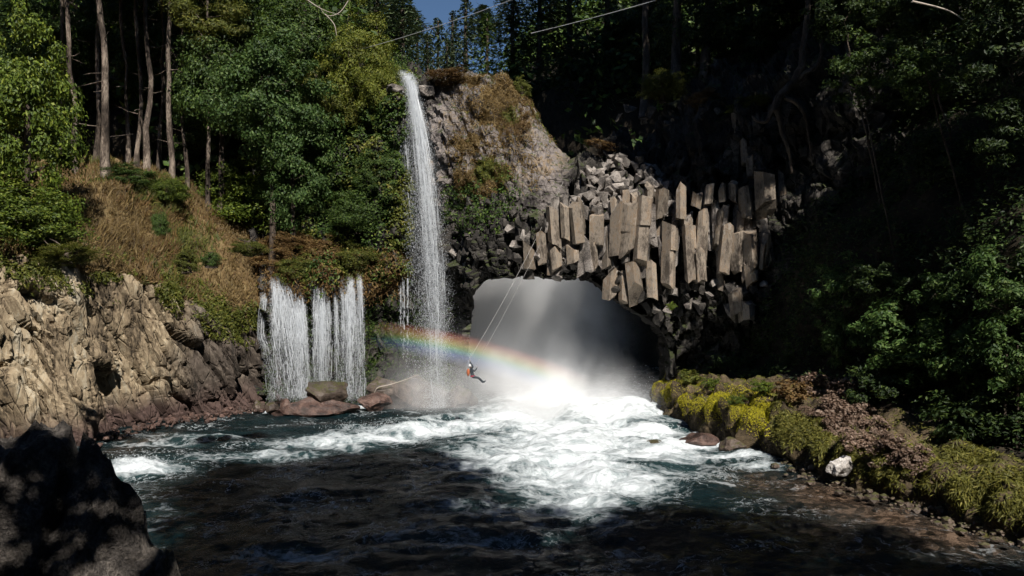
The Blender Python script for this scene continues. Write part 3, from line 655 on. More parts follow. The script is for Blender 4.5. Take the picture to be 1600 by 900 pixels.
rock("boulder", "large slanted mossy boulder in front of the curtain falls", "boulder", at(506, 612, 57.6) , (2.15, 1.3, 1.5), 201, 'boulder', 0.15, tilt=(0, 0.20), cut_min=0.45)
rock("rock_slab", "low reddish brown rock shelf under the slanted mossy boulder", "rock", at(490, 640, 57.2), (3.1, 1.5, 1.05), 202, 'red_rock', 0.1)
rock("boulder", "rounded reddish boulder right of the slanted mossy boulder", "boulder", at(584, 628, 58.6), (1.35, 1.0, 0.75), 203, 'red_rock', -0.2)
rock("boulder", "grey boulder under the driftwood branch between the two falls", "boulder", at(610, 616, 60.6), (1.9, 1.2, 1.5), 204, 'boulder', 0.4)
rock("boulder", "broad misty boulder at the foot of the tall waterfall", "boulder", at(665, 618, 62.6), (2.6, 1.4, 1.8), 205, 'boulder', 0.1)
rock("boulder", "pale misty boulder right of the tall waterfall, below the hanging person", "boulder", at(722, 625, 62.0), (1.7, 1.2, 1.3), 206, 'boulder', 0.8)
rock("stone", "small dark wet stone left of the reddish shelf, in foam", "stone", at(426, 637, 57.6), (0.55, 0.5, 0.5), 207, 'boulder', 0.3, sub=3)
rock("stone", "dark wet stone at the waterline below the tan cliff's right end", "stone", at(404, 636, 58.6), (0.6, 0.5, 0.55), 208, 'boulder', 1.3, sub=3)
rock("stone", "brown stone left of the curtain falls' foot", "stone", at(446, 632, 58.4), (0.6, 0.5, 0.45), 211, 'red_rock', 1.9, sub=3)
rock("boulder", "flat wet rock breaking the rapids below the mossy bank", "rock", at(1092, 688, 47.0), (1.25, 0.8, 0.42), 209, 'red_rock', -0.15)
rock("boulder", "dark wet boulder between the rapids and the mossy bank", "boulder", at(1142, 700, 45.3), (1.05, 0.8, 0.62), 210, 'boulder', 0.2)
rock("stone", "low brown stone showing through the white rapids", "stone", at(1022, 692, 46.6), (0.6, 0.5, 0.2), 212, 'boulder', 0.2, sub=3)
rock("boulder", "white sunlit boulder at the edge of the right bank", "boulder", at(1314, 730, 36.2), (0.95, 0.6, 0.72), 218, 'pale_rock', 0.5, cut_min=0.3, cuts=24, noise=0.3, fine=1.7, tilt=(0.1, -0.5))
for k, (px, py, s, lab) in enumerate([(1345, 752, .30, "small pale stone just right of the white boulder"), (1405, 768, .36, "upright pale stone at the waterline between moss tufts"),
        (1428, 782, .26, "pale flat stone at the waterline right of the upright one"), (1441, 790, .18, "tiny pale stone beside the flat waterline stone"),
        (1482, 797, .2, "small pale stone in the middle of the right shingle"), (1500, 801, .24, "grey stone on the shingle left of the white pair"), (1536, 803, .36, "left one of two white stones at the far right waterline"),
        (1567, 812, .34, "right one of two white stones at the far right waterline"), (1520, 822, .17, "tiny stone in the shallows below the white pair"), (1462, 800, .17, "tiny stone at the left end of the right shingle")]):
    g = gp(px, py, 0.05 * s)
    rock("stone", lab, "stone", g, (s * 1.15, s, s * 0.75), 230 + k, 'pale_rock', k * 0.7, sub=2, group="pale stones along the right waterline", cuts=8)
rock("rock", "pale rock forming the left side of the tall waterfall's lip", "rock", at(617, 141, 62.9), (0.95, 0.9, 0.7), 241, 'block', 0.4, cut_min=0.4, cuts=18)
rock("rock", "grey rock forming the right side of the tall waterfall's lip", "rock", at(668, 141, 62.4), (0.9, 0.8, 0.65), 242, 'block', 1.4, cut_min=0.4, cuts=18)
# reddish scree at the foot of the left cliff
rng = np.random.default_rng(5); parts = []
for k in range(230):
    u = rng.random() ** 0.8; px = 150 + 255 * u; g = ground(px, 700 - 58 * u ** 0.6 + rng.normal() * 3.0) + np.array([rng.normal() * 0.4 - 0.3, rng.normal() * 0.4 + 0.4, rng.random() * 0.3])
    s = rng.uniform(0.06, 0.24) ** 1.0
    V, Fc = rock_data(int(k % 12) + 300, (s * 1.2, s, s * 0.8), 1, 6, 0.05); th = rng.random() * 6
    V = V @ np.array([[math.cos(th), -math.sin(th), 0], [math.sin(th), math.cos(th), 0], [0, 0, 1]]); parts.append((V + g, Fc))
v, f = join(parts); tag(obj("scree", make_mesh("scree", v, f), M['red_rock']), "reddish broken stones along the foot of the tan cliff", "scree", kind="stuff")
parts = []
for k in range(420):      # shingle on the right shore
    u = rng.random(); i = 150 + int(u * 120); j = 34 + int(rng.normal() * 9)
    g = RG[min(i, 329), max(j, 0)] + np.array([rng.normal() * 0.6 - 0.3, rng.normal() * 0.5, 0.0]); g[2] = max(g[2] * 0.2, -0.02)
    s = 0.05 + 0.22 * rng.random() ** 3; V, Fc = rock_data(int(k % 12) + 320, (s * 1.2, s, s * 0.7), 1, 6, 0.05); parts.append((V + g, Fc))
v, f = join(parts); tag(obj("shingle", make_mesh("shingle", v, f), M['boulder']), "small brown stones along the right waterline", "shingle", kind="stuff")

# ---------------------------------------------------------------- basalt columns and blocks of the arch (pieces of the cliff)
def column_data(seed, w, h, sides=6):
    """an irregular prism broken across into a few drums that are slightly out of line"""
    rng = np.random.default_rng(seed)
    ang = np.sort(np.linspace(0, 2 * math.pi, sides, endpoint=False) + rng.uniform(-0.4, 0.4, sides)); rad = rng.uniform(0.82, 1.12, sides) * w / 2
    ring = np.stack([np.cos(ang) * rad, np.sin(ang) * rad], -1)
    nd = max(1, int(h / rng.uniform(1.0, 2.0))); cuts = np.concatenate([[0], np.sort(rng.uniform(0.1, 0.9, nd - 1)), [1]]); V = []
    tb = rng.normal(size=2) * 0.4; tt = rng.normal(size=2) * 0.5
    for d in range(nd):
        o = rng.normal(size=2) * 0.045 * w; s = rng.uniform(0.9, 1.06); jit = rng.normal(size=ring.shape) * 0.02 * w
        sl = rng.normal(size=2) * 0.16
        for e, c in ((0, cuts[d]), (1, cuts[d + 1])):
            r = ring * s * rng.uniform(0.985, 1.015) + o + jit; z = np.full(sides, (c - 0.5) * h)
            if d == 0 and e == 0: z = z + r @ tb + rng.uniform(-0.18, 0.18, sides)
            elif d == nd - 1 and e == 1: z = z + r @ tt + rng.uniform(-0.22, 0.22, sides)
            V.append(np.column_stack([r, z]))
    V = np.concatenate(V); f = []; nz = 2 * nd
    for i in range(nz - 1):
        for k in range(sides):
            a, b = i * sides + k, i * sides + (k + 1) % sides; f += [(a, b, b + sides), (a, b + sides, a + sides)]
    o = (nz - 1) * sides
    for k in range(1, sides - 1): f += [(0, k + 1, k), (o, o + k, o + k + 1)]
    return V, np.array(f)
def corner(V):                # turn a column so that an edge points at the pool
    k = int(np.argmax(np.hypot(V[:4, 0], V[:4, 1]))); return -math.pi / 2 - math.atan2(V[k, 1], V[k, 0]) + rng.normal() * 0.25
COLS = [(864, 352, 20, 56, 56.6), (883, 345, 18, 48, 56.6), (903, 350, 25, 60, 56.3), (932, 360, 28, 46, 56.4), (927, 398, 22, 34, 56.5), (961, 366, 25, 64, 56.2), (982, 358, 24, 80, 56.0), (1005, 360, 26, 100, 55.8),
        (1032, 318, 18, 38, 56.0), (1045, 398, 24, 92, 55.8), (1064, 320, 18, 42, 55.8), (1076, 392, 16, 90, 55.6), (1097, 368, 19, 60, 55.7), (1092, 418, 24, 40, 55.5), (1122, 358, 15, 54, 55.4),
        (1133, 390, 20, 70, 55.1), (1152, 394, 16, 60, 54.9), (1172, 394, 26, 60, 54.7), (1191, 398, 14, 40, 54.6), (1165, 314, 20, 38, 54.9), (1193, 306, 34, 50, 54.5), (1088, 314, 17, 20, 55.7), (1108, 308, 15, 24, 55.5),
        (1128, 304, 14, 22, 55.3), (1147, 300, 15, 28, 55.2), (952, 446, 20, 38, 56.6), (974, 452, 16, 36, 56.5), (990, 436, 25, 46, 56.2), (1174, 432, 18, 26, 54.6), (1150, 470, 20, 30, 54.4), (1165, 484, 22, 26, 54.2),
        (1018, 440, 18, 50, 56.2), (846, 386, 20, 40, 57.0), (826, 402, 22, 36, 57.2), (868, 404, 24, 30, 56.7), (895, 398, 22, 24, 56.5), (1014, 302, 16, 24, 56.4),
        (1152, 205, 14, 46, 57.0), (1162, 235, 15, 40, 56.6), (1174, 262, 15, 34, 56.2), (1186, 232, 12, 34, 56.3), (1204, 262, 13, 32, 55.8), (1222, 290, 14, 34, 55.2)]
rng = np.random.default_rng(17)
for k, (px, py, w, h, Y) in enumerate(COLS):
    s = Y / F
    V, Fc = column_data(400 + k, w * s * 1.06, h * s * 1.08, int(rng.choice([5, 6, 6])))
    o = obj("basalt_column", make_mesh("basalt_column", V, Fc), M['column'], bridge, at(px, py, Y + 0.5), (rng.normal() * 0.03 - 0.06, 0.10 + rng.normal() * 0.04, corner(V)))
for k, px in enumerate(np.arange(862, 1208, 5.5)):        # slim columns packed between and behind the long ones
    px = px + rng.normal() * 3; Yc = np.interp(px, [860, 1000, 1100, 1200], [57.3, 56.8, 56.4, 55.3]) + rng.uniform(-0.1, 0.7); h = rng.uniform(28, 80); s = Yc / F
    V, Fc = column_data(460 + k, rng.uniform(13, 21) * s, h * s, int(rng.choice([5, 6])))
    obj("basalt_column", make_mesh("basalt_column", V, Fc), M['column' if k % 3 == 0 else 'block'], bridge, at(px, rng.uniform(325, 405) + 12 * smooth(1000, 1150, px), Yc), (rng.normal() * 0.04 - 0.05, 0.10 + rng.normal() * 0.05, corner(V)))
SHARED = []
for k in range(10):
    V, Fc = column_data(500 + k, 1.0, 4.2, 5 + k % 3); SHARED.append(make_mesh("basalt_column", V, Fc)); SHARED[-1].materials.append(M['shaded_block'])
def arch_bottom(px): return np.interp(px, [740, 800, 900, 940, 1000, 1040, 1100, 1250], [432, 428, 430, 444, 485, 505, 500, 500])
for k in range(120):          # columns standing further back between them
    px = rng.uniform(770, 1225); lo = arch_bottom(px) - 8; top = 300 if px < 1090 else 215
    py = rng.uniform(top + 20, lo - 22)
    Y = 58.9 - 2.2 * smooth(1000, 1220, px) + rng.uniform(-0.4, 0.5)
    sc = rng.uniform(0.5, 1.05)
    obj("basalt_column", SHARED[k % 10], None, bridge, at(px, py, Y), (rng.normal() * 0.05, 0.09 + rng.normal() * 0.05, rng.random() * 6), (sc, sc, rng.uniform(0.4, 0.8)))
def hull_data(seed, size, n=10, box=0.8):
    import bmesh
    r = np.random.default_rng(seed); P = r.uniform(-1, 1, (n, 3)); P = unit(P) * (1 - box) + np.sign(P) * np.abs(P) ** 0.35 * box * 0.75
    bm = bmesh.new()
    for p in P * size: bm.verts.new(p)
    g = bmesh.ops.convex_hull(bm, input=bm.verts[:]); bmesh.ops.delete(bm, geom=[v for v in bm.verts if not v.link_faces], context='VERTS')
    bmesh.ops.triangulate(bm, faces=bm.faces[:]); bm.verts.index_update()
    V = np.array([v.co[:] for v in bm.verts]); Fc = np.array([[v.index for v in f.verts] for f in bm.faces]); bm.free(); return V, Fc
BLK = {'block': [], 'shaded_block': []}
for k in range(12):
    V, Fc = hull_data(520 + k, np.array((0.5, 0.45, 0.42)))
    for m_ in BLK: BLK[m_].append(make_mesh("basalt_block", V, Fc)); BLK[m_][-1].materials.append(M[m_])
def block(p, s, k, m_='block'): obj("basalt_block", BLK[m_][k % 12], None, bridge, p, tuple(rng.random(3) * 6), (s * rng.uniform(0.8, 1.25), s, s * rng.uniform(0.75, 1.1)))
for k in range(150):          # broken blocks heaped on the arch
    u, v = rng.random(), rng.random(); px = 895 + 175 * u; topy = 240 + 75 * abs(u - 0.42) ** 1.3 * 1.6
    py = topy + (335 - topy) * v; Y = 60.3 - 3.2 * v + rng.normal() * 0.2
    block(at(px, py, Y), rng.uniform(0.7, 1.5), k)
for k in range(75):          # hanging broken blocks left of the columns
    px = rng.uniform(700, 900); lo = np.interp(px, [700, 740, 800, 900], [400, 425, 426, 425]); hi = np.interp(px, [700, 770, 850, 900], [330, 300, 325, 380])
    py = rng.uniform(hi, lo); Y = np.interp(px, [700, 740, 800, 900], [61.9, 59.5, 58.0, 57.6]) + rng.uniform(-0.4, 0.4)
    block(at(px, py, Y), rng.uniform(0.7, 1.5), k, 'shaded_block' if k % 6 else 'block')
for k in range(50):           # under the columns on the right side of the arch
    px = rng.uniform(935, 1200); lo = arch_bottom(px); py = rng.uniform(lo - 60, lo - 2)
    block(at(px, py, 57.3 - 2.0 * smooth(1020, 1200, px) + rng.uniform(-0.3, 0.3)), rng.uniform(0.6, 1.4), k, 'shaded_block' if k % 3 else 'block')
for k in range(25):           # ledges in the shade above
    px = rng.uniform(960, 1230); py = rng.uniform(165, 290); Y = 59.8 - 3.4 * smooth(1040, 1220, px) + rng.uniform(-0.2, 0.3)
    block(at(px, py, Y), rng.uniform(0.6, 1.3), k, 'shaded_block')

# ---------------------------------------------------------------- waterfalls
def fall_material():
    m, N, L, out = new_mat('falling_water')
    p = N("BsdfPrincipled", i_Base_Color=(0.80, 0.83, 0.86, 1), i_Roughness=0.35)
    t = N("BsdfTranslucent", i_Color=(0.75, 0.8, 0.85, 1))
    a = N("MixShader", i_0=0.3, i_1=p.outputs[0], i_2=t.outputs[0])
    L(N("MixShader", i_0=0.38, i_1=a.outputs[0], i_2=N("BsdfTransparent").outputs[0]).outputs[0], out.inputs[0]); return m
M['fall'] = fall_material()
def stream_data(path, half, n_strand, n_drop, seed, gap=0.0, wid=0.05, drop=0.05, even=False):
    """path (K,3): centre line from lip to foot; half (K): half width. Returns strand and drop quads"""
    rng = np.random.default_rng(seed); K = 60; C = catmull(path, K); H = np.interp(np.linspace(0, 1, K), np.linspace(0, 1, len(half)), half)
    side = np.array([1.0, 0.12, 0.0]); V = []; Fq = []; o = 0
    for s in range(n_strand):
        off = rng.uniform(-1, 1) if even else np.clip(rng.normal() * 0.5, -1, 1); ph = rng.random() * 100; tt = np.linspace(0, 1, K)
        wob = 0.35 * fbm(np.stack([tt * 6 + ph, np.full(K, ph), np.full(K, s * 0.7)], -1), 3, seed)
        P = C + side * ((off * (0.75 + 0.25 * tt) + wob * tt ** 0.5 * 0.8) * H)[:, None] + np.array([0, 1, 0]) * (rng.normal() * 0.25 + 0.2 * wob)[:, None]
        W = wid * rng.uniform(0.4, 1.5) * (0.75 + 0.25 * np.sin(tt * 20 * rng.uniform(0.5, 1.5) + ph) ** 2)
        br = vnoise(np.stack([tt * rng.uniform(12, 30) + ph, np.full(K, s * 3.3), np.full(K, 0.5)], -1), seed + 2)
        alive = br > (-0.85 + gap + 1.15 * tt); th = rng.uniform(-0.9, 0.9); sd = np.array([math.cos(th), math.sin(th), 0])
        for i in range(K - 1):
            if alive[i]:
                a, b = P[i], P[i + 1]
                V += [a - sd * W[i], a + sd * W[i], b + sd * W[i + 1] * alive[i + 1], b - sd * W[i + 1] * (alive[i + 1] * 0.9 + 0.1)]; Fq.append((o, o + 1, o + 2, o + 3)); o += 4
    strands = (np.array(V), np.array(Fq))
    t = rng.random(n_drop) ** 1.15; i = np.minimum((t * (K - 1)).astype(int), K - 2); f = (t * (K - 1) - i)[:, None]
    P = C[i] * (1 - f) + C[i + 1] * f; hh = np.interp(t, np.linspace(0, 1, K), H)
    cl = (rng.uniform(-1.05, 1.05, n_drop) + rng.normal(size=n_drop) * 0.12) if even else rng.normal(size=n_drop) * 0.62
    P = P + side * (cl * hh)[:, None] + rng.normal(size=(n_drop, 3)) * (0.05, 0.35, 0.2)
    nr = rng.normal(size=(n_drop, 3)) * (1, 1, 0.15) + np.array([0.1, -0.6, 0]); axv = np.array([[0.02, 0, -1.0]]) + rng.normal(size=(n_drop, 3)) * 0.12
    ln = rng.uniform(0.5, 2.2, n_drop) * drop * 2.2; drops = leaf_mesh_data(P, nr, ln, rng.uniform(0.4, 1.1, n_drop) * drop, rng, axv, 0.3)
    return strands, drops

tall = empty("waterfall", at(683, 640, 60.6)); tag(tall, "tall narrow waterfall plunging from the cliff top beside the ridge", "waterfall")
tb = np.array(tall.location)
tp = [at(622, 121, 66.5), at(634, 123, 64.6), at(642, 131, 63.0), at(649, 168, 62.1), at(657, 220, 61.6), at(666, 300, 61.2), at(673, 380, 61.0), at(678, 460, 60.8), at(682, 550, 60.6), at(684, 642, 60.5)]
hw = [0.24, 0.28, 0.34, 0.45, 0.62, 0.78, 0.9, 0.93, 0.9, 0.85]
sdat, ddat = stream_data(tp, hw, 230, 110000, 601, 0.35, 0.014, 0.024)
obj("falling_water", make_mesh("falling_water", sdat[0] - tb, sdat[1]), M['fall'], tall)
dd = obj("spray_drops", make_mesh("spray_drops", ddat[0] - tb, ddat[1]), M['fall'], tall); dd["kind"] = "stuff"
# thin side trickle hugging the left of the tall fall
sdat, ddat = stream_data([at(633, 140, 63.2), at(636, 250, 62.9), at(648, 420, 62.6), at(656, 640, 62.4)], [0.2, 0.5, 0.7, 0.8], 16, 7000, 602, 0.7, 0.02, 0.032)
tr = obj("side_trickle", make_mesh("side_trickle", *join([(sdat[0] - tb, sdat[1]), (ddat[0] - tb, ddat[1])])), M['fall'], tall)

cur = empty("curtain_waterfall", at(490, 640, 60.6)); tag(cur, "wide low curtain of parallel falls below the overgrown ledge", "waterfall"); cb = np.array(cur.location)
CUR = [(413, 470, 408, 425, 0.10, 0.30, 10, 600), (436, 447, 440, 452, 0.45, 1.35, 90, 3600), (452, 452, 462, 470, 0.25, 0.9, 50, 2200), (470, 462, 471, 474, 0.30, 0.55, 60, 2200), (497, 448, 498, 498, 0.36, 0.45, 60, 2000),
       (508, 450, 509, 508, 0.30, 0.45, 46, 1800), (525, 452, 526, 527, 0.10, 0.25, 12, 700), (538, 448, 541, 543, 0.26, 0.55, 40, 1700), (549, 444, 552, 553, 0.22, 0.5, 34, 1500), (563, 443, 564, 565, 0.16, 0.3, 16, 900)]
for k, (x0, y0, x1, x2, h0, h1, ns_, nd) in enumerate(CUR):
    p = [at(x0 - 1, y0 - 5, 62.0), at(x0, y0, 61.0), at(x1, y0 + 50, 60.4), at((x1 + x2) / 2, 550, 60.2), at(x2, 622, 60.1)]
    s_, d_ = stream_data(p, [h0 * 0.8, h0, (h0 * 2 + h1) / 3, (h0 + h1) / 2, h1], int(ns_ * 1.5), int(nd * 7), 610 + k, 0.15, 0.014, 0.023, True)
    obj("water_stream", make_mesh("water_stream", *join([(s_[0] - cb, s_[1]), (d_[0] - cb, d_[1])])), M['fall'], cur)
for k, (px, y0, y1) in enumerate([(630, 440, 560), (637, 435, 575), (626, 450, 520)]):     # threads right of the curtain
    s_, d_ = stream_data([at(px, y0, 62.6), at(px, (y0 + y1) / 2, 62.4), at(px, y1, 62.3)], [0.06, 0.08, 0.1], 5, 160, 640 + k, 0.3, 0.02, 0.035)
    wt = obj("water_thread", make_mesh("water_thread", *join([(s_[0] - cb, s_[1]), (d_[0] - cb, d_[1])])), M['fall'], cur); wt["kind"] = "stuff"
# splashes thrown up by the rapids
n = 9000; rng2 = np.random.default_rng(77); P = []
for (px, py, rx, ry, hz, w) in [(1000, 640, 1.6, 1.2, 0.9, 0.25), (930, 640, 4, 1.5, 1.1, 0.3), (620, 670, 4, 0.8, 0.3, 0.1), (540, 628, 1.2, 0.6, 0.5, 0.1), (412, 632, 1.0, 0.6, 0.5, 0.08), (440, 622, 1.6, 0.6, 0.6, 0.1), (215, 728, 1.6, 0.8, 0.3, 0.07)]:
    k = int(n * w); g = ground(px, py); P.append(g + rng2.normal(size=(k, 3)) * (rx * 0.6, ry * 0.6, 0) + np.array([0, 0, 1]) * (rng2.exponential(hz * 0.5, k) + 0.1)[:, None])
P = np.concatenate(P)
v, f = leaf_mesh_data(P, rng2.normal(size=P.shape), rng2.uniform(0.03, 0.10, len(P)), rng2.uniform(0.02, 0.06, len(P)), rng2)
tag(obj("splash_drops", make_mesh("splash_drops", v, f), M['fall']), "white drops thrown up by the rapids", "splash", kind="stuff")

# ---------------------------------------------------------------- foliage meshes
def crown_mesh(name, seed, R, n_clump, per, leaf, clump, up=0.35, hollow=0.45, asp=0.5):
    rng = np.random.default_rng(seed); R = np.asarray(R, float)
    d = unit(rng.normal(size=(n_clump, 3))); r = (hollow + (1 - hollow) * rng.random(n_clump) ** 0.7)[:, None]
    C = d * r * R * (1 + 0.22 * vnoise(d * 2.2 + seed, seed))[:, None]
    cr = clump * rng.uniform(0.6, 1.35, n_clump)
    k = np.repeat(np.arange(n_clump), per)
    dd = unit(rng.normal(size=(len(k), 3)) + np.array([0, 0, 0.25])); rr = rng.random(len(k))[:, None] ** 0.45
    P = C[k] + dd * rr * cr[k][:, None] * (1.15, 1.15, 0.75)
    nr = dd * 0.7 + unit(C[k] + 1e-3) * 0.4 + np.array([0, 0, up]) + rng.normal(size=P.shape) * 0.45
    ln = leaf * rng.uniform(0.6, 1.35, len(k))
    v, f = leaf_mesh_data(P, nr, ln, ln * asp, rng)
    return make_mesh(name, v, f), C
def conifer_mesh(name, seed, H, R, leaf=0.55):
    rng = np.random.default_rng(seed); P = []; A = []; Nn = []
    nb = int(H * 9)
    for k in range(nb):
        t = (k + rng.random()) / nb; z = H * t; L = R * (1 - t) ** 0.75 * rng.uniform(0.6, 1.15) + 0.3; th = k * 2.4 + rng.normal() * 0.3
        o = np.array([math.cos(th), math.sin(th), 0]); m = int(26 * L / R) + 8; s = rng.random(m) ** 0.7
        c = np.outer(s * L, o); c[:, 2] = z + 0.12 * L * s - 0.32 * L * s ** 2
        lat = np.cross(o, (0, 0, 1)); c += np.outer(rng.normal(size=m) * 0.30 * L * (0.25 + s * 0.6), lat); c[:, 2] += rng.normal(size=m) * 0.12
        P.append(c); A.append(o * 0.8 + lat * rng.normal(size=(m, 1)) * 0.7 + np.array([0, 0, -0.25])); Nn.append(np.array([0, 0, 1.0]) + rng.normal(size=(m, 3)) * 0.5)
    P = np.concatenate(P); A = np.concatenate(A); Nn = np.concatenate(Nn)
    v, f = leaf_mesh_data(P, Nn, leaf * rng.uniform(0.6, 1.4, len(P)), leaf * 0.32, rng, A); return make_mesh(name, v, f)
_variants = {}
def variant(key, mat, maker):
    if (key, mat) not in _variants:
        if (key, None) not in _variants: _variants[(key, None)] = maker()
        base = _variants[(key, None)]
        me = base.copy(); me.materials.clear(); me.materials.append(M[mat]); _variants[(key, mat)] = me
    return _variants[(key, mat)]
CROWN = {'broadA': lambda: crown_mesh("crown", 701, (4, 4, 4.6), 105, 215, 0.26, 1.0)[0], 'broadB': lambda: crown_mesh("crown", 702, (4, 4, 4), 90, 240, 0.26, 1.15)[0],
         'broadC': lambda: crown_mesh("crown", 703, (4, 4, 5), 130, 165, 0.24, 0.88)[0], 'loose': lambda: crown_mesh("crown", 704, (4, 4, 3.6), 55, 130, 0.36, 1.0, hollow=0.3)[0],
         'bushA': lambda: crown_mesh("foliage", 705, (1, 1, 0.85), 40, 55, 0.19, 0.30, hollow=0.35)[0], 'bushB': lambda: crown_mesh("foliage", 706, (1, 1, 1.0), 46, 50, 0.18, 0.28, hollow=0.3)[0],
         'spray': lambda: crown_mesh("foliage", 707, (1, 1, 0.8), 62, 80, 0.105, 0.22, hollow=0.25, asp=0.42)[0], 'spray2': lambda: crown_mesh("foliage", 708, (1, 1, 0.9), 50, 85, 0.11, 0.23, hollow=0.2, asp=0.42)[0],
         'sparse': lambda: crown_mesh("crown", 714, (4, 4, 3.6), 24, 120, 0.34, 0.78, hollow=0.2)[0],
         'pine': lambda: crown_mesh("crown", 709, (4, 4, 3.4), 60, 150, 0.42, 1.0, asp=0.22)[0],
         'conA': lambda: conifer_mesh("crown", 711, 14, 3.6), 'conB': lambda: conifer_mesh("crown", 712, 17, 3.4), 'conC': lambda: conifer_mesh("crown", 713, 11, 3.8)}
def trunk_mesh(seed, h, r, lean=0.03, limbs=5, top=0.5, spread=1.6, sides=8, stubs=0):
    rng = np.random.default_rng(seed); n = 14; t = np.linspace(0, 1, n)
    drift = np.cumsum(rng.normal(size=(n, 2)) * lean * h / n * 2.2, 0); drift -= drift[0]
    P = np.column_stack([drift, t * h]); rad = r * (1 - 0.6 * t) * (1 + 0.45 * np.exp(-t * 16)) * (1 + 0.07 * rng.normal(size=n))
    parts = [tube_data(P, rad, sides)]
    for k in range(limbs):
        s = rng.uniform(top, 0.97); i = min(int(s * (n - 1)), n - 2); b = P[i] + (P[i + 1] - P[i]) * (s * (n - 1) - i); th = rng.random() * 6.28; L = spread * rng.uniform(0.5, 1.2)
        e = np.array([math.cos(th), math.sin(th), rng.uniform(0.0, 0.8)]) * L
        parts.append(tube_data([b, b + e * 0.4 + (0, 0, 0.06 * L), b + e * 0.75 + rng.normal(size=3) * 0.08 * L, b + e + rng.normal(size=3) * 0.12 * L], r * np.array([0.34, 0.24, 0.15, 0.05]), 5))
    for k in range(stubs):                                      # short dead side branches on the bare trunk
        s = rng.uniform(0.12, 0.7); i = min(int(s * (n - 1)), n - 2); b = P[i] + (P[i + 1] - P[i]) * (s * (n - 1) - i); th = rng.random() * 6.28; L = rng.uniform(0.5, 2.2)
        e = np.array([math.cos(th), math.sin(th), rng.uniform(-0.35, 0.4)]) * L
        parts.append(tube_data([b, b + e * 0.5 + rng.normal(size=3) * 0.06, b + e + rng.normal(size=3) * 0.12], [0.05, 0.035, 0.015], 4))
    return make_mesh("trunk", *join(parts), smooth_shade=True), P[-1]
_tid = [0]
def tree(name, label, base, crown_c, crown_r, kind, leaf, bark='bark', r=0.25, group="trees", cat="tree", limbs=6, rotz=None, lean=0.02, stubs=0):
    """crown_c: world centre of the crown; crown_r: half width and half height in metres"""
    _tid[0] += 1; rng = np.random.default_rng(900 + _tid[0]); base = np.asarray(base, float); crown_c = np.asarray(crown_c, float)
    t = empty(name, base); tag(t, label, cat, group)
    h = max(crown_c[2] - base[2], 0.6) + 0.35 * crown_r[1]
    tm, tip = trunk_mesh(1000 + _tid[0], h, r, lean, limbs, max(0.15, 1 - 1.3 * crown_r[1] / h), crown_r[0] * 0.8, stubs=stubs)
    off = crown_c - base
    o = obj("trunk", tm, M[bark], t); 
    o.rotation_euler = (-math.atan2(off[1], h), math.atan2(off[0], h), 0)
    me = variant(kind, leaf, CROWN[kind])
    d = (4.0, 4.0, 4.3) if kind in ('broadA', 'broadB', 'broadC', 'loose', 'pine', 'sparse') else (1.0, 1.0, 0.9)
    obj("crown" if cat == "tree" else "foliage", me, None, t, off, (rng.normal() * 0.08, rng.normal() * 0.08, rng.random() * 6.28 if rotz is None else rotz), (crown_r[0] / d[0], crown_r[0] / d[1], crown_r[1] / d[2]))
    return t
def conifer(label, base, H, R, kind, leaf, group="conifers at the skyline"):
    _tid[0] += 1; rng = np.random.default_rng(900 + _tid[0]); t = empty("conifer", base, rng.random() * 6); tag(t, label, "tree", group)
    h0 = {'conA': (14, 3.6), 'conB': (17, 3.4), 'conC': (11, 3.8)}[kind]
    obj("trunk", trunk_mesh(1000 + _tid[0], H * 0.98, 0.02 * H, 0.008, 4, 0.1, R * 0.6)[0], M['bark'], t)
    obj("crown", variant(kind, leaf, CROWN[kind]), None, t, (0, 0, H * 0.1), (0, 0, 0), (R / h0[1], R / h0[1], H * 0.9 / h0[0])); return t
# ---------------------------------------------------------------- trees and shrubs
GP = np.concatenate([g.reshape(-1, 3)[::7] for g in (SLOPE, HG, BSLOPE, BANK, NG, MG[:, 200:])])
def gz(X, Y):
    d = (GP[:, 0] - X) ** 2 + (GP[:, 1] - Y) ** 2; return GP[d.argmin(), 2]
def rooted(c, dx=0.0, dy=0.0, zmax=None):
    X, Y = c[0] + dx, c[1] + dy; z = gz(X, Y) - 0.2
    return np.array([X, Y, z if zmax is None else min(z, zmax)])
def hit(px, py, y0=20.0, y1=75.0):
    """distance at which the line of sight through a pixel meets the ground"""
    for Y in np.arange(y0, y1, 0.3):
        p = at(px, py, Y)
        if p[2] <= gz(p[0], p[1]): return Y
    return y1
def put(label, px, py, Y, rw, rh, kind, leaf, name="broadleaf_tree", cat="tree", group="trees above the left cliff", r=0.22, bark='bark', base=None, **kw):
    """a tree or shrub whose crown is centred at the photograph pixel (px, py), Y metres out; rw, rh in pixels"""
    if group == "bushes along the left slope": Y = hit(px, py + rh * 0.75, 38, 72)          # stand the bush on the slope itself
    c = at(px, py, Y); s = Y / F
    b = rooted(c) if base is None else np.asarray(base, float)
    if b[2] > c[2] - 0.3: b[2] = c[2] - rh * s * 0.9
    return tree(name, label, b, c, (rw * s, rh * s), kind, leaf, bark, r, group, cat, **kw)
L1 = "trees above the left cliff"
put("bright green leafy tree at the far left edge above the tan cliff", 42, 215, 48, 82, 150, 'broadC', 'leaf_mid', r=0.3)
put("low leafy bush under the far left tree", 35, 345, 46, 85, 60, 'broadB', 'leaf_mid', r=0.15, name="leafy_bush", cat="bush", group="bushes along the left slope")
put("big cool green broadleaf tree left of the overgrown cliff", 425, 165, 62, 85, 100, 'broadA', 'leaf_blue', r=0.3)
put("dark broadleaf tree behind the big cool green one", 345, 135, 67, 70, 90, 'broadB', 'leaf_dark', r=0.3)
put("cool green tree leaning beside the overgrown cliff", 460, 250, 62.5, 60, 85, 'broadC', 'leaf_blue', r=0.25)
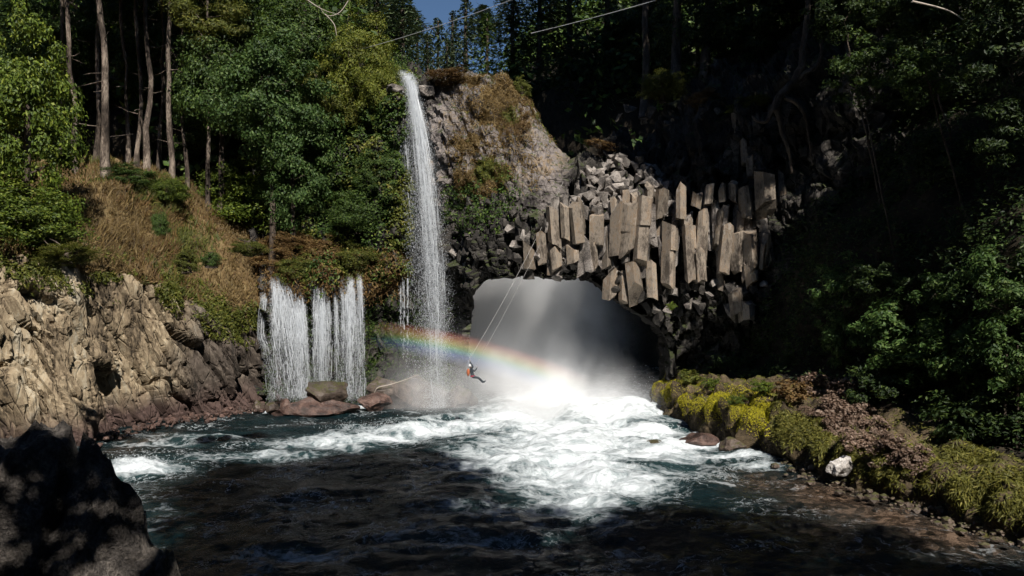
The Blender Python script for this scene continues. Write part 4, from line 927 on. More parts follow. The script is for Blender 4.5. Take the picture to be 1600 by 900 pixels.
put("fresh green rounded bush at the top of the slope, right part", 425, 322, 64.5, 78, 58, 'broadB', 'leaf_mid', name="leafy_bush", cat="bush", group="bushes along the left slope")
put("fresh green bush beside the pale trunks at the slope top", 362, 302, 63.5, 52, 48, 'broadA', 'leaf_mid', name="leafy_bush", cat="bush", group="bushes along the left slope")
put("small green bush under the row of pale trunks", 262, 297, 59.5, 32, 26, 'broadB', 'leaf_mid', name="leafy_bush", cat="bush", group="bushes along the left slope")
put("dark green bush on the crest left of the pale trunks", 200, 278, 60, 40, 20, 'broadA', 'leaf_dark', name="leafy_bush", cat="bush", group="bushes along the left slope")
put("dark evergreen bush in the middle of the dry slope", 248, 352, 57, 16, 26, 'broadB', 'leaf_dark', name="leafy_bush", cat="bush", group="bushes along the left slope")
put("green bush at the lip of the tan cliff, right half", 292, 410, 57, 20, 19, 'broadA', 'leaf_olive', name="leafy_bush", cat="bush", group="bushes along the left slope")
put("dark green bush on the dry slope near the overgrown ledge", 330, 405, 59, 15, 15, 'broadB', 'leaf_dark', name="leafy_bush", cat="bush", group="bushes along the left slope")
put("olive scrub on the tan cliff top under the bright tree", 105, 398, 47, 42, 16, 'broadA', 'leaf_olive', name="leafy_bush", cat="bush", group="bushes along the left slope")
put("leafy tree high on the overgrown cliff, upper left", 470, 60, 68, 70, 75, 'broadB', 'leaf_dark', r=0.3)
put("yellow green feathery tree on top of the overgrown cliff", 560, 105, 66, 55, 75, 'broadC', 'leaf_lime', r=0.25)
put("olive shrub left of the waterfall's lip", 597, 150, 64.3, 34, 50, 'broadA', 'leaf_lime', name="shrub", cat="bush", group="shrubs on the overgrown cliff")
put("olive shrub hanging mid-height on the overgrown cliff", 520, 165, 65.5, 48, 45, 'broadB', 'leaf_olive', name="shrub", cat="bush", group="shrubs on the overgrown cliff")
put("brownish shrub on the overgrown cliff beside the cool green tree", 497, 130, 66, 36, 40, 'loose', 'leaf_olive', name="shrub", cat="bush", group="shrubs on the overgrown cliff")
put("green shrub low on the overgrown cliff beside the tall waterfall", 590, 265, 63, 40, 40, 'broadC', 'leaf_dark', name="shrub", cat="bush", group="shrubs on the overgrown cliff")
put("dark shrub under the overhang left of the tall waterfall", 560, 330, 63, 45, 40, 'broadB', 'leaf_dark', name="shrub", cat="bush", group="shrubs on the overgrown cliff")
put("rusty shrub on the ledge above the curtain falls, left end", 432, 400, 63, 36, 26, 'broadA', 'leaf_rust', name="shrub", cat="bush", group="rusty shrubs above the curtain falls")
put("rusty shrub on the ledge above the middle of the curtain falls", 510, 395, 63, 40, 28, 'broadB', 'leaf_rust', name="shrub", cat="bush", group="rusty shrubs above the curtain falls")
put("olive shrub hanging over the curtain falls", 470, 418, 62.2, 42, 24, 'broadC', 'leaf_olive', name="shrub", cat="bush", group="rusty shrubs above the curtain falls")
put("brown and olive shrub at the right end of the curtain ledge", 560, 408, 62.4, 40, 26, 'broadA', 'leaf_olive', name="shrub", cat="bush", group="rusty shrubs above the curtain falls")
put("rusty scrub under the fresh green bush at the slope's right end", 455, 378, 63.4, 40, 20, 'broadB', 'leaf_rust', name="shrub", cat="bush", group="rusty shrubs above the curtain falls")
put("olive scrub below the two fresh green bushes on the slope", 388, 388, 62, 28, 13, 'broadA', 'leaf_olive', name="shrub", cat="bush", group="bushes along the left slope")
# pines with bare pale trunks
PINES = [(167, 60.5, 0.30, "thickest pale pine trunk, left of the row above the slope", 90), (230, 63.5, 0.23, "straight pale pine trunk in the middle of the row", 60), (267, 65, 0.22, "right hand pale pine trunk of the row, with a side branch", 100),
         (213, 67, 0.2, "thin pale pine trunk behind the middle of the row", 80), (200, 69, 0.18, "thin forked pale trunk between the two left pines", 50), (120, 62, 0.22, "dim pine trunk behind the bright far left tree", 70),
         (292, 67, 0.17, "short leaning pale trunk right of the row", 90), (150, 68, 0.2, "dim slender pine deep in the wood behind the thickest trunk", 60), (95, 70, 0.2, "dim slender pine deep in the wood at the far left", 60), (248, 70, 0.18, "dim slender trunk seen between the two right pines", 60)]
for k, (px, Y, r, lab, w) in enumerate(PINES):
    b = rooted(at(px, 275, Y)); c = at(px + 10 * math.sin(k), -150 - 40 * (k % 3), Y); c[1] -= 1.5
    tree("pine_tree", lab, b, c, (6.0 + (k % 3), 5.5), 'pine', 'leaf_pine', 'bark_pale', r, "pale trunked pines above the left slope", limbs=9, lean=0.03, stubs=9)
put("pine bough tree with yellowish needles at the top left", 325, 20, 66, 62, 62, 'pine', 'leaf_olive', name="pine_tree", r=0.2, bark='bark_pale')
# wood behind
WOOD = ['at the left edge behind the bright tree', 'between the far left tree and the thickest pine', 'high behind the thickest pine trunk', 'behind the right hand pale pine', 'low behind the short leaning trunk', 'low behind the bright far left tree', 'low between the thickest and the middle pine', 'at the top edge left of the overgrown cliff', 'cut by the left edge of the picture', 'at the top edge above the yellowish pine']
for k, (px, py, Y, rw, rh) in enumerate([(40, 60, 72, 80, 90), (120, 130, 76, 70, 90), (190, 40, 78, 75, 80), (260, 120, 76, 70, 90), (320, 200, 74, 60, 70), (60, 200, 74, 70, 70), (180, 200, 80, 80, 70), (390, 40, 74, 70, 70), (-20, 130, 66, 60, 110), (300, 10, 80, 70, 70)]):
    put("dark tree of the shaded wood " + WOOD[k], px, py, Y, rw, rh, 'broadA' if k % 2 else 'broadB', 'leaf_dark', r=0.28, group="dark trees in the wood behind the pine trunks")
# conifers round the gap of sky
for lab, px, pyb, pyt, Y, R, kd, lf in [("dark conifer left of the blue gap of sky", 628, 130, -60, 84, 4.6, 'conB', 'leaf_pine'), ("dark conifer behind the feathery tree, left of the sky gap", 590, 120, -90, 88, 5.0, 'conA', 'leaf_pine'),
        ("low bushy conifer in the middle of the sky gap above the fall's lip", 668, 125, 52, 92, 3.6, 'conC', 'leaf_pine'), ("conifer closing the lower left of the sky gap", 652, 125, 22, 100, 4.2, 'conA', 'leaf_pine'), ("bushy conifer at the bottom of the blue gap of sky", 684, 125, 30, 98, 5.2, 'conC', 'leaf_pine'), ("slim conifer standing in the blue gap of sky", 708, 130, 18, 104, 3.6, 'conB', 'leaf_pine'), ("tall conifer just right of the blue gap of sky", 728, 130, -5, 96, 5.0, 'conA', 'leaf_pine'),
        ("small conifer above the ridge, under the gap of sky", 700, 122, 62, 94, 3.4, 'conC', 'leaf_pine'), ("bushy conifer above the ridge's left shoulder", 760, 125, 22, 95, 4.8, 'conC', 'leaf_dark'),
        ("tall conifer above the ridge's right shoulder", 800, 140, -50, 96, 5.0, 'conB', 'leaf_pine'), ("dim conifer left of the shaded wood, right of the ridge", 842, 170, -70, 96, 5.4, 'conA', 'leaf_pine'),
        ("tall dim conifer behind the bluff of the arch, left", 890, 210, -120, 97, 5.5, 'conB', 'leaf_pine'), ("tall dim conifer behind the bluff of the arch, middle", 950, 220, -120, 99, 6, 'conA', 'leaf_pine'),
        ("tall dim conifer behind the bluff of the arch, right", 1015, 200, -140, 97, 6, 'conB', 'leaf_pine')]:
    b = at(px, pyb, Y); H = (pyb - pyt) * Y / F; g = min(gz(b[0], b[1]), b[2]) - 0.3; H += b[2] - g; b[2] = g; conifer(lab, b, H, R * 0.8, kd, lf)
FARC = ['left of the gap of sky, above the feathery tree', 'right of the gap of sky', 'in the right half of the gap of sky', 'far left of the gap of sky', 'far right of the gap of sky', 'at the left rim of the gap of sky']
for k, (px, pyb, pyt, Y) in enumerate([(615, 60, -80, 120), (800, 60, -60, 125), (755, 70, 8, 125), (545, 60, -120, 115), (860, 60, -90, 120), (640, 70, 8, 118)]):
    conifer("faint far hilltop conifer " + FARC[k], at(px, pyb, Y), (pyb - pyt) * Y / F, 4.2, 'conA' if k % 2 else 'conB', 'leaf_pine', "far conifers on the hilltop")
# shaded trees and shrubs on the arch bluff
RB_ = "shaded trees on the bluff above the arch"
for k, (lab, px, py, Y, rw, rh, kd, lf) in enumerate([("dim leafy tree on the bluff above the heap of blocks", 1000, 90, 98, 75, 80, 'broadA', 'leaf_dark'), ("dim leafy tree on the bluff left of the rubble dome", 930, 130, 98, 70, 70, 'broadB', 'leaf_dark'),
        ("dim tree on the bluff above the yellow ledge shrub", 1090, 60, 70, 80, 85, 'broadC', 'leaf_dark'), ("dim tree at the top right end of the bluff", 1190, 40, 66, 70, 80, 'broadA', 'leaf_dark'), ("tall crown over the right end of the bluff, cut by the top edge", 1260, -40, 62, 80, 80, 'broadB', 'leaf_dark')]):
    c = at(px, py, Y); put(lab, px, py, Y, rw, rh, kd, 'leaf_shaded', group=RB_, base=(c[0], c[1], max(14.0, c[2] - 12)), r=0.3)
put("yellow brown shrub on the shaded ledge above the columns", 1102, 160, 59.6, 26, 20, 'broadA', 'leaf_rust', name="shrub", cat="bush", group="shrubs on the bluff ledges", base=at(1102, 178, 59.6))
put("dim olive shrub left of the yellow brown ledge shrub", 1035, 135, 62.5, 36, 26, 'broadB', 'leaf_olive', name="shrub", cat="bush", group="shrubs on the bluff ledges", base=at(1035, 160, 62.5))
put("low green scrub on the ledge right of the yellow brown shrub", 1170, 166, 58, 36, 10, 'broadC', 'leaf_olive', name="shrub", cat="bush", group="shrubs on the bluff ledges", base=at(1170, 180, 58))
put("dry orange twiggy shrub on the heap of blocks", 938, 226, 60.8, 24, 9, 'loose', 'leaf_rust', name="shrub", cat="bush", group="shrubs on the bluff ledges", base=at(938, 242, 60.8))
put("dry brown shrub on the right shoulder of the ridge", 808, 215, 60.6, 24, 34, 'broadC', 'leaf_rust', name="shrub", cat="bush", group="shrubs on the sunlit ridge", base=at(808, 252, 60.8))
put("reddish shrub at the crest of the ridge by the waterfall's lip", 700, 122, 62.6, 34, 13, 'broadA', 'leaf_rust', name="shrub", cat="bush", group="shrubs on the sunlit ridge", base=at(700, 138, 62.6))
put("olive shrub low on the ridge above the hanging blocks", 792, 276, 59.4, 17, 14, 'broadB', 'leaf_olive', name="shrub", cat="bush", group="shrubs on the sunlit ridge", base=at(792, 292, 59.4))
put("small green shrub at the notch where ridge and bluff meet", 815, 140, 63, 16, 16, 'broadC', 'leaf_olive', name="shrub", cat="bush", group="shrubs on the sunlit ridge", base=at(815, 158, 63))
put("tiny green plant growing below the columns on the arch", 1050, 478, 55.4, 9, 8, 'loose', 'leaf_mid', name="plant", cat="plant", group="shrubs on the bluff ledges", base=at(1050, 487, 55.8), r=0.03)
# right bank: leafy shrubs in the half shade
RS = [("leafy shrub at the left end of the shaded thicket", 1318, 448, 44, 40, 40), ("leafy shrub low at the thicket's left end", 1322, 525, 43, 38, 44), ("broad leafy shrub in the middle of the thicket", 1415, 530, 38, 62, 56),
      ("bright leafy shrub above the middle of the thicket", 1480, 455, 37, 44, 44), ("leafy shrub at the right edge, upper thicket", 1572, 440, 34, 52, 52), ("leafy shrub right of the thicket's middle", 1510, 545, 34, 60, 56),
      ("leafy shrub at the right edge, lower thicket", 1590, 560, 31, 54, 62), ("dim shrub behind the thicket's upper left", 1375, 440, 45, 46, 36), ("dim low shrub under the thicket's middle", 1380, 600, 40, 50, 40), ("dim shrub low at the right edge above the grassy bank", 1540, 650, 32, 70, 50)]
for k, (lab, px, py, Y, rw, rh) in enumerate(RS):
    Y = hit(px, py + 0.5 * rh, 26); put(lab, px, py, Y - 0.8, rw * 1.3, rh * 1.15, 'spray' if k % 2 else 'spray2', 'leaf_blue' if k < 7 else 'leaf_shaded', name="leafy_shrub", cat="bush", group="leafy shrubs in the shaded thicket on the right", r=0.07)
UP = [("leafy branch tree at the upper right, nearest the gnarled trunk", 1345, 110, 42, 52, 50), ("leafy tree crown at the upper right, middle", 1440, 110, 39, 52, 50), ("dim leafy crown at the top right corner", 1555, 70, 36, 66, 70),
      ("dim leafy crown at the top edge above the gnarled trunk", 1310, 20, 46, 50, 45), ("dim leafy crown at the right edge below the corner", 1570, 200, 36, 54, 54), ("dim leafy crown between the two upper right trees", 1420, 20, 43, 60, 50), ("dim leafy crown deep in the dark right slope", 1480, 260, 43, 60, 60)]
for k, (lab, px, py, Y, rw, rh) in enumerate(UP):
    c = at(px, py, Y); put(lab, px, py, Y, rw * 1.1, rh, 'spray' if k % 2 else 'spray2', 'leaf_dark' if k < 2 else 'leaf_shaded', group="leafy trees overhanging the dark right slope", r=0.07, base=rooted(c, 3.0, 1.0), limbs=9)
for k, (lab, px, py, Y) in enumerate([("dark tree behind the overhanging crowns in the top right corner", 1540, 0, 50), ("dark tree at the top edge right of the gnarled trunk", 1400, -10, 54), ("dark tree high on the right slope under the top edge", 1470, 110, 50)]):
    put(lab, px, py, Y, 90, 85, 'broadB' if k % 2 else 'broadA', 'leaf_shaded', group="dark trees on the right slope", base=rooted(at(px, py, Y)), r=0.25)
# gnarled trunk at the end of the bluff
gb = at(1225, 195, 53.2); t = empty("gnarled_trunk", gb); tag(t, "gnarled dappled trunk with roots over the right end of the bluff", "tree")
def gpath(pts, rad, Y=53.2):
    P = np.array([at(x, y, Y + d) for x, y, d in pts]) - gb; P = catmull(P, 16); P = P + 0.12 * np.stack([fbm(P * 1.5 + k * 9, 3, k) for k in range(3)], -1); return tube_data(P, np.interp(np.linspace(0, 1, 16), np.linspace(0, 1, len(rad)), rad), 8)
obj("trunk", make_mesh("trunk", *join([gpath([(1208, 180, 0.3), (1220, 150, 0), (1240, 125, 0), (1255, 90, 0), (1258, 40, 0.3), (1270, -40, 0.6)], [0.34, 0.3, 0.27, 0.24, 0.2, 0.16])]), smooth_shade=True), M['bark'], t)
for k, pts in enumerate([[(1210, 175, 0), (1195, 190, 0.2), (1175, 180, 0.5)], [(1225, 150, -0.2), (1250, 165, -0.1), (1262, 200, 0.2), (1270, 260, 0.4)], [(1240, 128, 0), (1275, 100, -0.1), (1288, 60, 0)], [(1215, 170, -0.2), (1228, 215, 0), (1240, 270, 0.2)]]):
    obj("root" if k != 2 else "branch", make_mesh("root", *gpath(pts, [0.2, 0.14, 0.09, 0.06][:len(pts)]), smooth_shade=True), M['bark'], t)
# dusty brown shrubs on the right bank
rng = np.random.default_rng(31)
BS = [(1240, 615, 48), (1275, 605, 47.5), (1320, 612, 46.5), (1290, 640, 45), (1335, 648, 44), (1310, 668, 42.5), (1360, 670, 42), (1340, 694, 40.5), (1390, 695, 40), (1385, 722, 38), (1425, 715, 37.5)]
for k, (px, py, Y) in enumerate(BS):
    lab = ["first dusty brown shrub on the bank, farthest from the viewer", "dusty brown shrub second in the bank's upper row", "dusty brown shrub at the back of the patch beside the thicket", "dusty brown shrub in front of the upper row", "dusty brown shrub in the middle of the patch, against the thicket",
           "dusty brown shrub above the first moss tufts", "dusty brown shrub mid patch on the thicket side", "dusty brown shrub above the white boulder", "dusty brown shrub on the thicket side, lower half", "dusty brown shrub low in the patch above the moss tufts", "last dusty brown shrub, at the low end of the patch"][k]
    Y = hit(px, py + 12, 26); put(lab, px, py, Y, 30, 22, 'bushA' if k % 2 else 'bushB', 'leaf_pink' if k != 0 else 'leaf_rust', name="dry_shrub", cat="bush", group="dusty brown shrubs on the right bank", r=0.04)
for k, (px, py, Y, lab) in enumerate([(1078, 590, 55.5, "olive tuft plant on the far end of the mossy bank"), (1118, 600, 54, "leafy green plant on the mossy bank, left one"), (1192, 604, 50, "leafy green plant on the mossy bank, right one"), (1150, 626, 49.5, "small green plant between the bright moss cushions")]):
    Y = hit(px, py + 9, 30); put(lab, px, py, Y, 22 - 6 * (k == 3), 13, 'spray' if k else 'bushA', 'leaf_mid' if k else 'leaf_olive', name="plant", cat="plant", group="green plants on the mossy bank", r=0.03)

# forest mass on the hill behind: reads as one wood
rng = np.random.default_rng(41)
Pp, Pn = sample_grid(HG, 1500, rng, lambda P: ((P[:, 2] > 15) & (P[:, 1] < 190)).astype(float), (0, 60, 200))
Pp = Pp[np.abs(Pp[:, 0] / Pp[:, 1]) < 0.85]
k = np.repeat(np.arange(len(Pp)), 46); hgt = rng.uniform(4, 10, len(Pp))
hgt = np.where((Pp[:, 0] / Pp[:, 1] > -0.14) & (Pp[:, 0] / Pp[:, 1] < 0.0), 3.0, hgt)
d = unit(rng.normal(size=(len(k), 3))); C = Pp[k] + np.array([0, 0, 1]) * (hgt[k] * 0.5)[:, None] + d * np.stack([hgt[k] * 0.42, hgt[k] * 0.42, hgt[k] * 0.6], -1) * rng.random((len(k), 1)) ** 0.4
v, f = leaf_mesh_data(C, d + np.array([0, 0, 0.5]) + rng.normal(size=d.shape) * 0.4, rng.uniform(0.7, 1.5, len(k)), rng.uniform(0.4, 0.8, len(k)), rng)
tag(obj("forest", make_mesh("forest", v, f), M['leaf_dark']), "dense dark wood covering the hillside behind the falls", "forest", kind="stuff")

# ---------------------------------------------------------------- creepers, grass and moss (uncountable growth)
def clumpy(P, s, seed, lo, hi): return smooth(lo, hi, fbm(P * s, 3, seed))
rng = np.random.default_rng(51)
def ivy_mask(P):
    x, y = px_of(P); w = smooth(415, 450, x) * (1 - smooth(632, 650, x)) * (1 - smooth(428, 452, y + 8 * fbm(P * 0.8, 2, 3))) * (P[:, 1] < 72)
    return w * (0.25 + clumpy(P, 0.5, 61, -0.35, 0.25))
Pp, Pn = sample_grid(MG, 60000, rng, ivy_mask, (0, 10, 14))
Pp = Pp + Pn * (0.15 + 1.1 * np.clip(fbm(Pp * 0.55, 3, 62) + 0.35, 0, 1.2) * rng.random(len(Pp)) ** 0.5)[:, None]
v, f = leaf_mesh_data(Pp, Pn * 0.6 + np.array([0, -0.2, 0.6]) + rng.normal(size=Pp.shape) * 0.5, rng.uniform(0.16, 0.38, len(Pp)), rng.uniform(0.1, 0.2, len(Pp)), rng)
xx, yy = px_of(Pp); sel = fbm(Pp * 0.35, 3, 64) + 0.25 * rng.normal(size=len(Pp)); f = np.asarray(f)
for lab, m_, c in [("dark green creepers covering the cliff left of the tall waterfall", 'leaf_dark', sel < 0.05), ("olive creepers among the dark ones left of the tall waterfall", 'leaf_olive', sel >= 0.05)]:
    vv = v.reshape(-1, 4, 3)[c]; tag(obj("creeper", make_mesh("creeper", vv.reshape(-1, 3), np.arange(len(vv) * 4).reshape(-1, 4)), M[m_]), lab, "creeper", kind="stuff")
def brown_ledge(P):
    x, y = px_of(P); return smooth(400, 425, x) * (1 - smooth(600, 640, x)) * smooth(385, 405, y) * (1 - smooth(455, 475, y))
Pp, Pn = sample_grid(MG, 16000, rng, brown_ledge, (0, 10, 14))
Pp = Pp + Pn * rng.random((len(Pp), 1)) * 0.6
v, f = leaf_mesh_data(Pp, Pn + rng.normal(size=Pp.shape) * 0.6, rng.uniform(0.15, 0.45, len(Pp)), rng.uniform(0.05, 0.14, len(Pp)), rng, np.array([[0.2, -0.3, -0.6]]) + rng.normal(size=Pp.shape) * 0.5)
tag(obj("ledge_growth", make_mesh("ledge_growth", v, f), M['leaf_rust']), "rusty trailing growth on the ledge over the curtain falls", "creeper", kind="stuff")
def wall_moss(P):
    x, y = px_of(P); return smooth(405, 430, x) * (1 - smooth(690, 730, x)) * smooth(455, 480, y) * (1 - smooth(620, 640, y)) * (0.2 + clumpy(P, 0.7, 66, -0.2, 0.4))
Pp, Pn = sample_grid(MG, 22000, rng, wall_moss, (0, 10, 14)); Pp = Pp + Pn * rng.random((len(Pp), 1)) * 0.25
v, f = leaf_mesh_data(Pp, Pn + rng.normal(size=Pp.shape) * 0.5, rng.uniform(0.1, 0.28, len(Pp)), rng.uniform(0.06, 0.14, len(Pp)), rng)
tag(obj("wet_moss", make_mesh("wet_moss", v, f), M['leaf_dark']), "wet dark moss on the wall behind the curtain falls", "moss", kind="stuff")
def ridge_grass(P):
    x, y = px_of(P); return smooth(690, 730, x) * (1 - smooth(850, 875, x)) * smooth(112, 125, y) * (1 - smooth(280, 320, y)) * (0.10 + clumpy(P, 0.6, 68, -0.1, 0.4)) * (1 - 0.85 * smooth(0, 40, (x - 800) + (y - 215) * 0.55))
Pp, Pn = sample_grid(MG, 24000, rng, ridge_grass, (0, 10, 14)); Pp = Pp + Pn * 0.1
v, f = leaf_mesh_data(Pp, Pn + rng.normal(size=Pp.shape) * 0.6, rng.uniform(0.2, 0.6, len(Pp)), rng.uniform(0.03, 0.07, len(Pp)), rng, np.array([[0.1, -0.4, -0.3]]) + rng.normal(size=Pp.shape) * 0.5)
sel = fbm(Pp * 0.5, 3, 69) + 0.2 * rng.normal(size=len(Pp))
for lab, m_, c in [("straw coloured tufts of grass on the sunlit ridge right of the waterfall", 'straw', sel > 0.0), ("olive brown scrub on the sunlit ridge right of the waterfall", 'leaf_olive', sel < -0.3), ("rusty growth on the sunlit ridge right of the waterfall", 'leaf_rust', (sel <= 0) & (sel >= -0.3))]:
    vv = v.reshape(-1, 4, 3)[c]; tag(obj("ridge_grass", make_mesh("ridge_grass", vv.reshape(-1, 3), np.arange(len(vv) * 4).reshape(-1, 4)), M[m_]), lab, "grass", kind="stuff")
def under_ridge(P):
    x, y = px_of(P); return smooth(690, 705, x) * (1 - smooth(770, 850, x)) * smooth(270, 310, y + 10 * fbm(P * 0.6, 2, 5)) * (1 - smooth(330, 380, y)) * (0.1 + clumpy(P, 0.6, 67, -0.2, 0.3))
Pp, Pn = sample_grid(MG, 2500, rng, under_ridge, (0, 10, 14)); Pp = Pp + Pn * rng.random((len(Pp), 1)) * 0.6
v, f = leaf_mesh_data(Pp, Pn + rng.normal(size=Pp.shape) * 0.5, rng.uniform(0.12, 0.3, len(Pp)), rng.uniform(0.07, 0.15, len(Pp)), rng)
tag(obj("ridge_creeper", make_mesh("ridge_creeper", v, f), M['leaf_dark']), "dark creepers below the sunlit ridge beside the tall waterfall", "creeper", kind="stuff")
# dry grass on the left slope
def slope_mask(P):
    x, y = px_of(P); return ((P[:, 1] > 36) & (x > -60) & (x < 460) & (y > 255)) * (0.35 + clumpy(P, 0.4, 70, -0.3, 0.3))
Pp, Pn = sample_grid(SLOPE, 60000, rng, slope_mask, (0, 30, 60))
gl = rng.uniform(0.25, 0.75, len(Pp)) * (0.6 + 0.8 * np.clip(fbm(Pp * 0.5, 3, 72) + 0.5, 0, 1.2))
axv = np.array([[0, 0, 1.0]]) + Pn * 0.5 + rng.normal(size=Pp.shape) * 0.4
v, f = leaf_mesh_data(Pp + unit(axv) * (gl * 0.4)[:, None], rng.normal(size=Pp.shape) * (1, 1, 0.3) + np.array([0.2, -0.8, 0.3]), gl, rng.uniform(0.03, 0.08, len(Pp)), rng, axv)
sel = fbm(Pp * 0.25, 3, 74) + 0.2 * rng.normal(size=len(Pp))
for lab, m_, c in [("straw coloured grass on the dry slope above the tan cliff", 'straw', sel > -0.05), ("rusty bracken on the dry slope above the tan cliff", 'leaf_rust', (sel <= -0.05) & (sel > -0.42)), ("olive grass patches on the dry slope above the tan cliff", 'leaf_olive', sel <= -0.42)]:
    vv = v.reshape(-1, 4, 3)[c]; tag(obj("slope_grass", make_mesh("slope_grass", vv.reshape(-1, 3), np.arange(len(vv) * 4).reshape(-1, 4)), M[m_]), lab, "grass", kind="stuff")
def lip_mask(P):
    x, y = px_of(P); return smooth(-60, -20, x) * (1 - smooth(395, 415, x)) * np.clip(1 - np.abs(y - np.interp(x, [0, 100, 200, 300, 360, 410], [402, 415, 435, 470, 500, 500])) / 45, 0, 1) * clumpy(P, 0.6, 76, -0.15, 0.3)
Pp, Pn = sample_grid(LG, 16000, rng, lip_mask, (0, 30, 12)); Pp = Pp + Pn * rng.random((len(Pp), 1)) * 0.4
v, f = leaf_mesh_data(Pp, Pn + rng.normal(size=Pp.shape) * 0.6, rng.uniform(0.15, 0.4, len(Pp)), rng.uniform(0.05, 0.12, len(Pp)), rng)
tag(obj("cliff_edge_growth", make_mesh("cliff_edge_growth", v, f), M['leaf_olive']), "olive growth hanging over the edge of the tan cliff", "creeper", kind="stuff")
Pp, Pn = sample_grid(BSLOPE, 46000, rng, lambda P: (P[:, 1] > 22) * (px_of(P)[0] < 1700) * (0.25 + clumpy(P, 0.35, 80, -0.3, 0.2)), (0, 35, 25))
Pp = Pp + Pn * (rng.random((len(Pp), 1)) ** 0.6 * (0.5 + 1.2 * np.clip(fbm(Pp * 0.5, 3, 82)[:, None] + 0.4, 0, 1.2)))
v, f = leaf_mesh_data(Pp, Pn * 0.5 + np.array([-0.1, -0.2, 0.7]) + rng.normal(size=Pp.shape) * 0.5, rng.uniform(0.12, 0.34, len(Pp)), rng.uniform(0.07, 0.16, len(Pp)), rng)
tag(obj("undergrowth", make_mesh("undergrowth", v, f), M['leaf_shaded']), "dark leafy undergrowth on the shaded slope at the right", "undergrowth", kind="stuff")
# moss cushions and grass on the right bank
def moss_mask(P):
    x, y = px_of(P); k = np.interp(x, [1030, 1060, 1120, 1190, 1280, 1400, 1560, 1700], [612, 618, 628, 650, 690, 735, 778, 810])
    up = 22 + 30 * smooth(1340, 1430, x)
    return (x > 1020) * np.exp(-((y - k + 4) / np.where(y < k - 4, up, 22)) ** 2) * (0.07 + clumpy(P, 0.55, 78, -0.05, 0.22))
Pp, Pn = sample_grid(BANK, 80000, rng, moss_mask, (0, 35, 25))
xx, yy = px_of(Pp); near_ = smooth(1180, 1230, xx); ln = rng.uniform(0.06, 0.14, len(Pp)) * (1 + 2.0 * near_)
axv = Pn * 0.7 + np.array([[-0.15, -0.2, -0.5]]) * near_[:, None] + rng.normal(size=Pp.shape) * 0.4
v, f = leaf_mesh_data(Pp + unit(axv) * (ln * 0.3)[:, None] + Pn * 0.04, Pn * 0.8 + rng.normal(size=Pp.shape) * 0.6 + np.array([0, 0, 0.3]), ln, 0.035 + 0.02 * near_, rng, axv)
for lab, nm, m_, c in [("bright yellow moss cushions on the near end of the mossy bank by the rapids", "moss", 'moss', (xx < 1205)), ("olive moss and trailing grass along the right bank", "bank_grass", 'bank_grass', (xx >= 1205))]:
    vv = v.reshape(-1, 4, 3)[c]; tag(obj(nm, make_mesh(nm, vv.reshape(-1, 3), np.arange(len(vv) * 4).reshape(-1, 4)), M[m_]), lab, nm.replace("bank_", ""), kind="stuff")

# ---------------------------------------------------------------- trees beside and behind the viewpoint that shade the right side and the near water
OPEN = [at(*p) for p in [(1050, 612, 55.5), (1095, 610, 52), (1135, 625, 49), (1175, 645, 45.5), (1235, 618, 46.5), (1285, 655, 41.7), (1340, 660, 40), (1385, 705, 37), (900, 350, 56.5), (1000, 350, 56), (1100, 380, 55.6), (1185, 390, 54.7), (1190, 320, 54.7), (800, 200, 61), (860, 600, 58), (950, 620, 58), (900, 520, 62), (970, 280, 58.5), (850, 480, 82), (800, 470, 82), (1330, 460, 44), (1420, 520, 40), (1480, 460, 40), (1560, 450, 38), (1060, 690, 47), (870, 715, 42.5), (910, 785, 33.6), (840, 775, 34.6), (980, 775, 34.6)]]
def shade(px, py, Y, dist, R, kind='broadA', leaf='leaf_dark'):
    c = at(px, py, Y) + SUN * dist; X, Yb = c[0], c[1] - 1.0
    for q in OPEN:                                               # keep clear of the sun's way to the places that lie in the sun
        w = c - q; R = min(R, np.linalg.norm(w - SUN * np.dot(w, SUN)) * 0.92 - 0.4)
    if R < 2.2: return
    if c[1] < 16: Yb = min(c[1] - 2, -3.0)                       # rooted on the bank behind the viewpoint, leaning over the water
    elif 0 < c[0] < 0.74 * Yb + 2 and c[1] < 62: X = 0.74 * Yb + 2
    seen = Yb > 30 and X < 0.64 * Yb  # trees added on the bluff for their shade have trunks in view
    lab, grp = ("dim trunk of a tree added on the bluff, its unseen crown casting shade", "shade trees added on the bluff") if seen else ("tall leafy tree outside the view that shades the gorge", "tall trees outside the view")
    tree("shade_tree", lab, (X, Yb, gz(X, Yb) - 0.3), c, (R, R * 0.9), kind, leaf, 'bark', 0.35, grp, limbs=8)
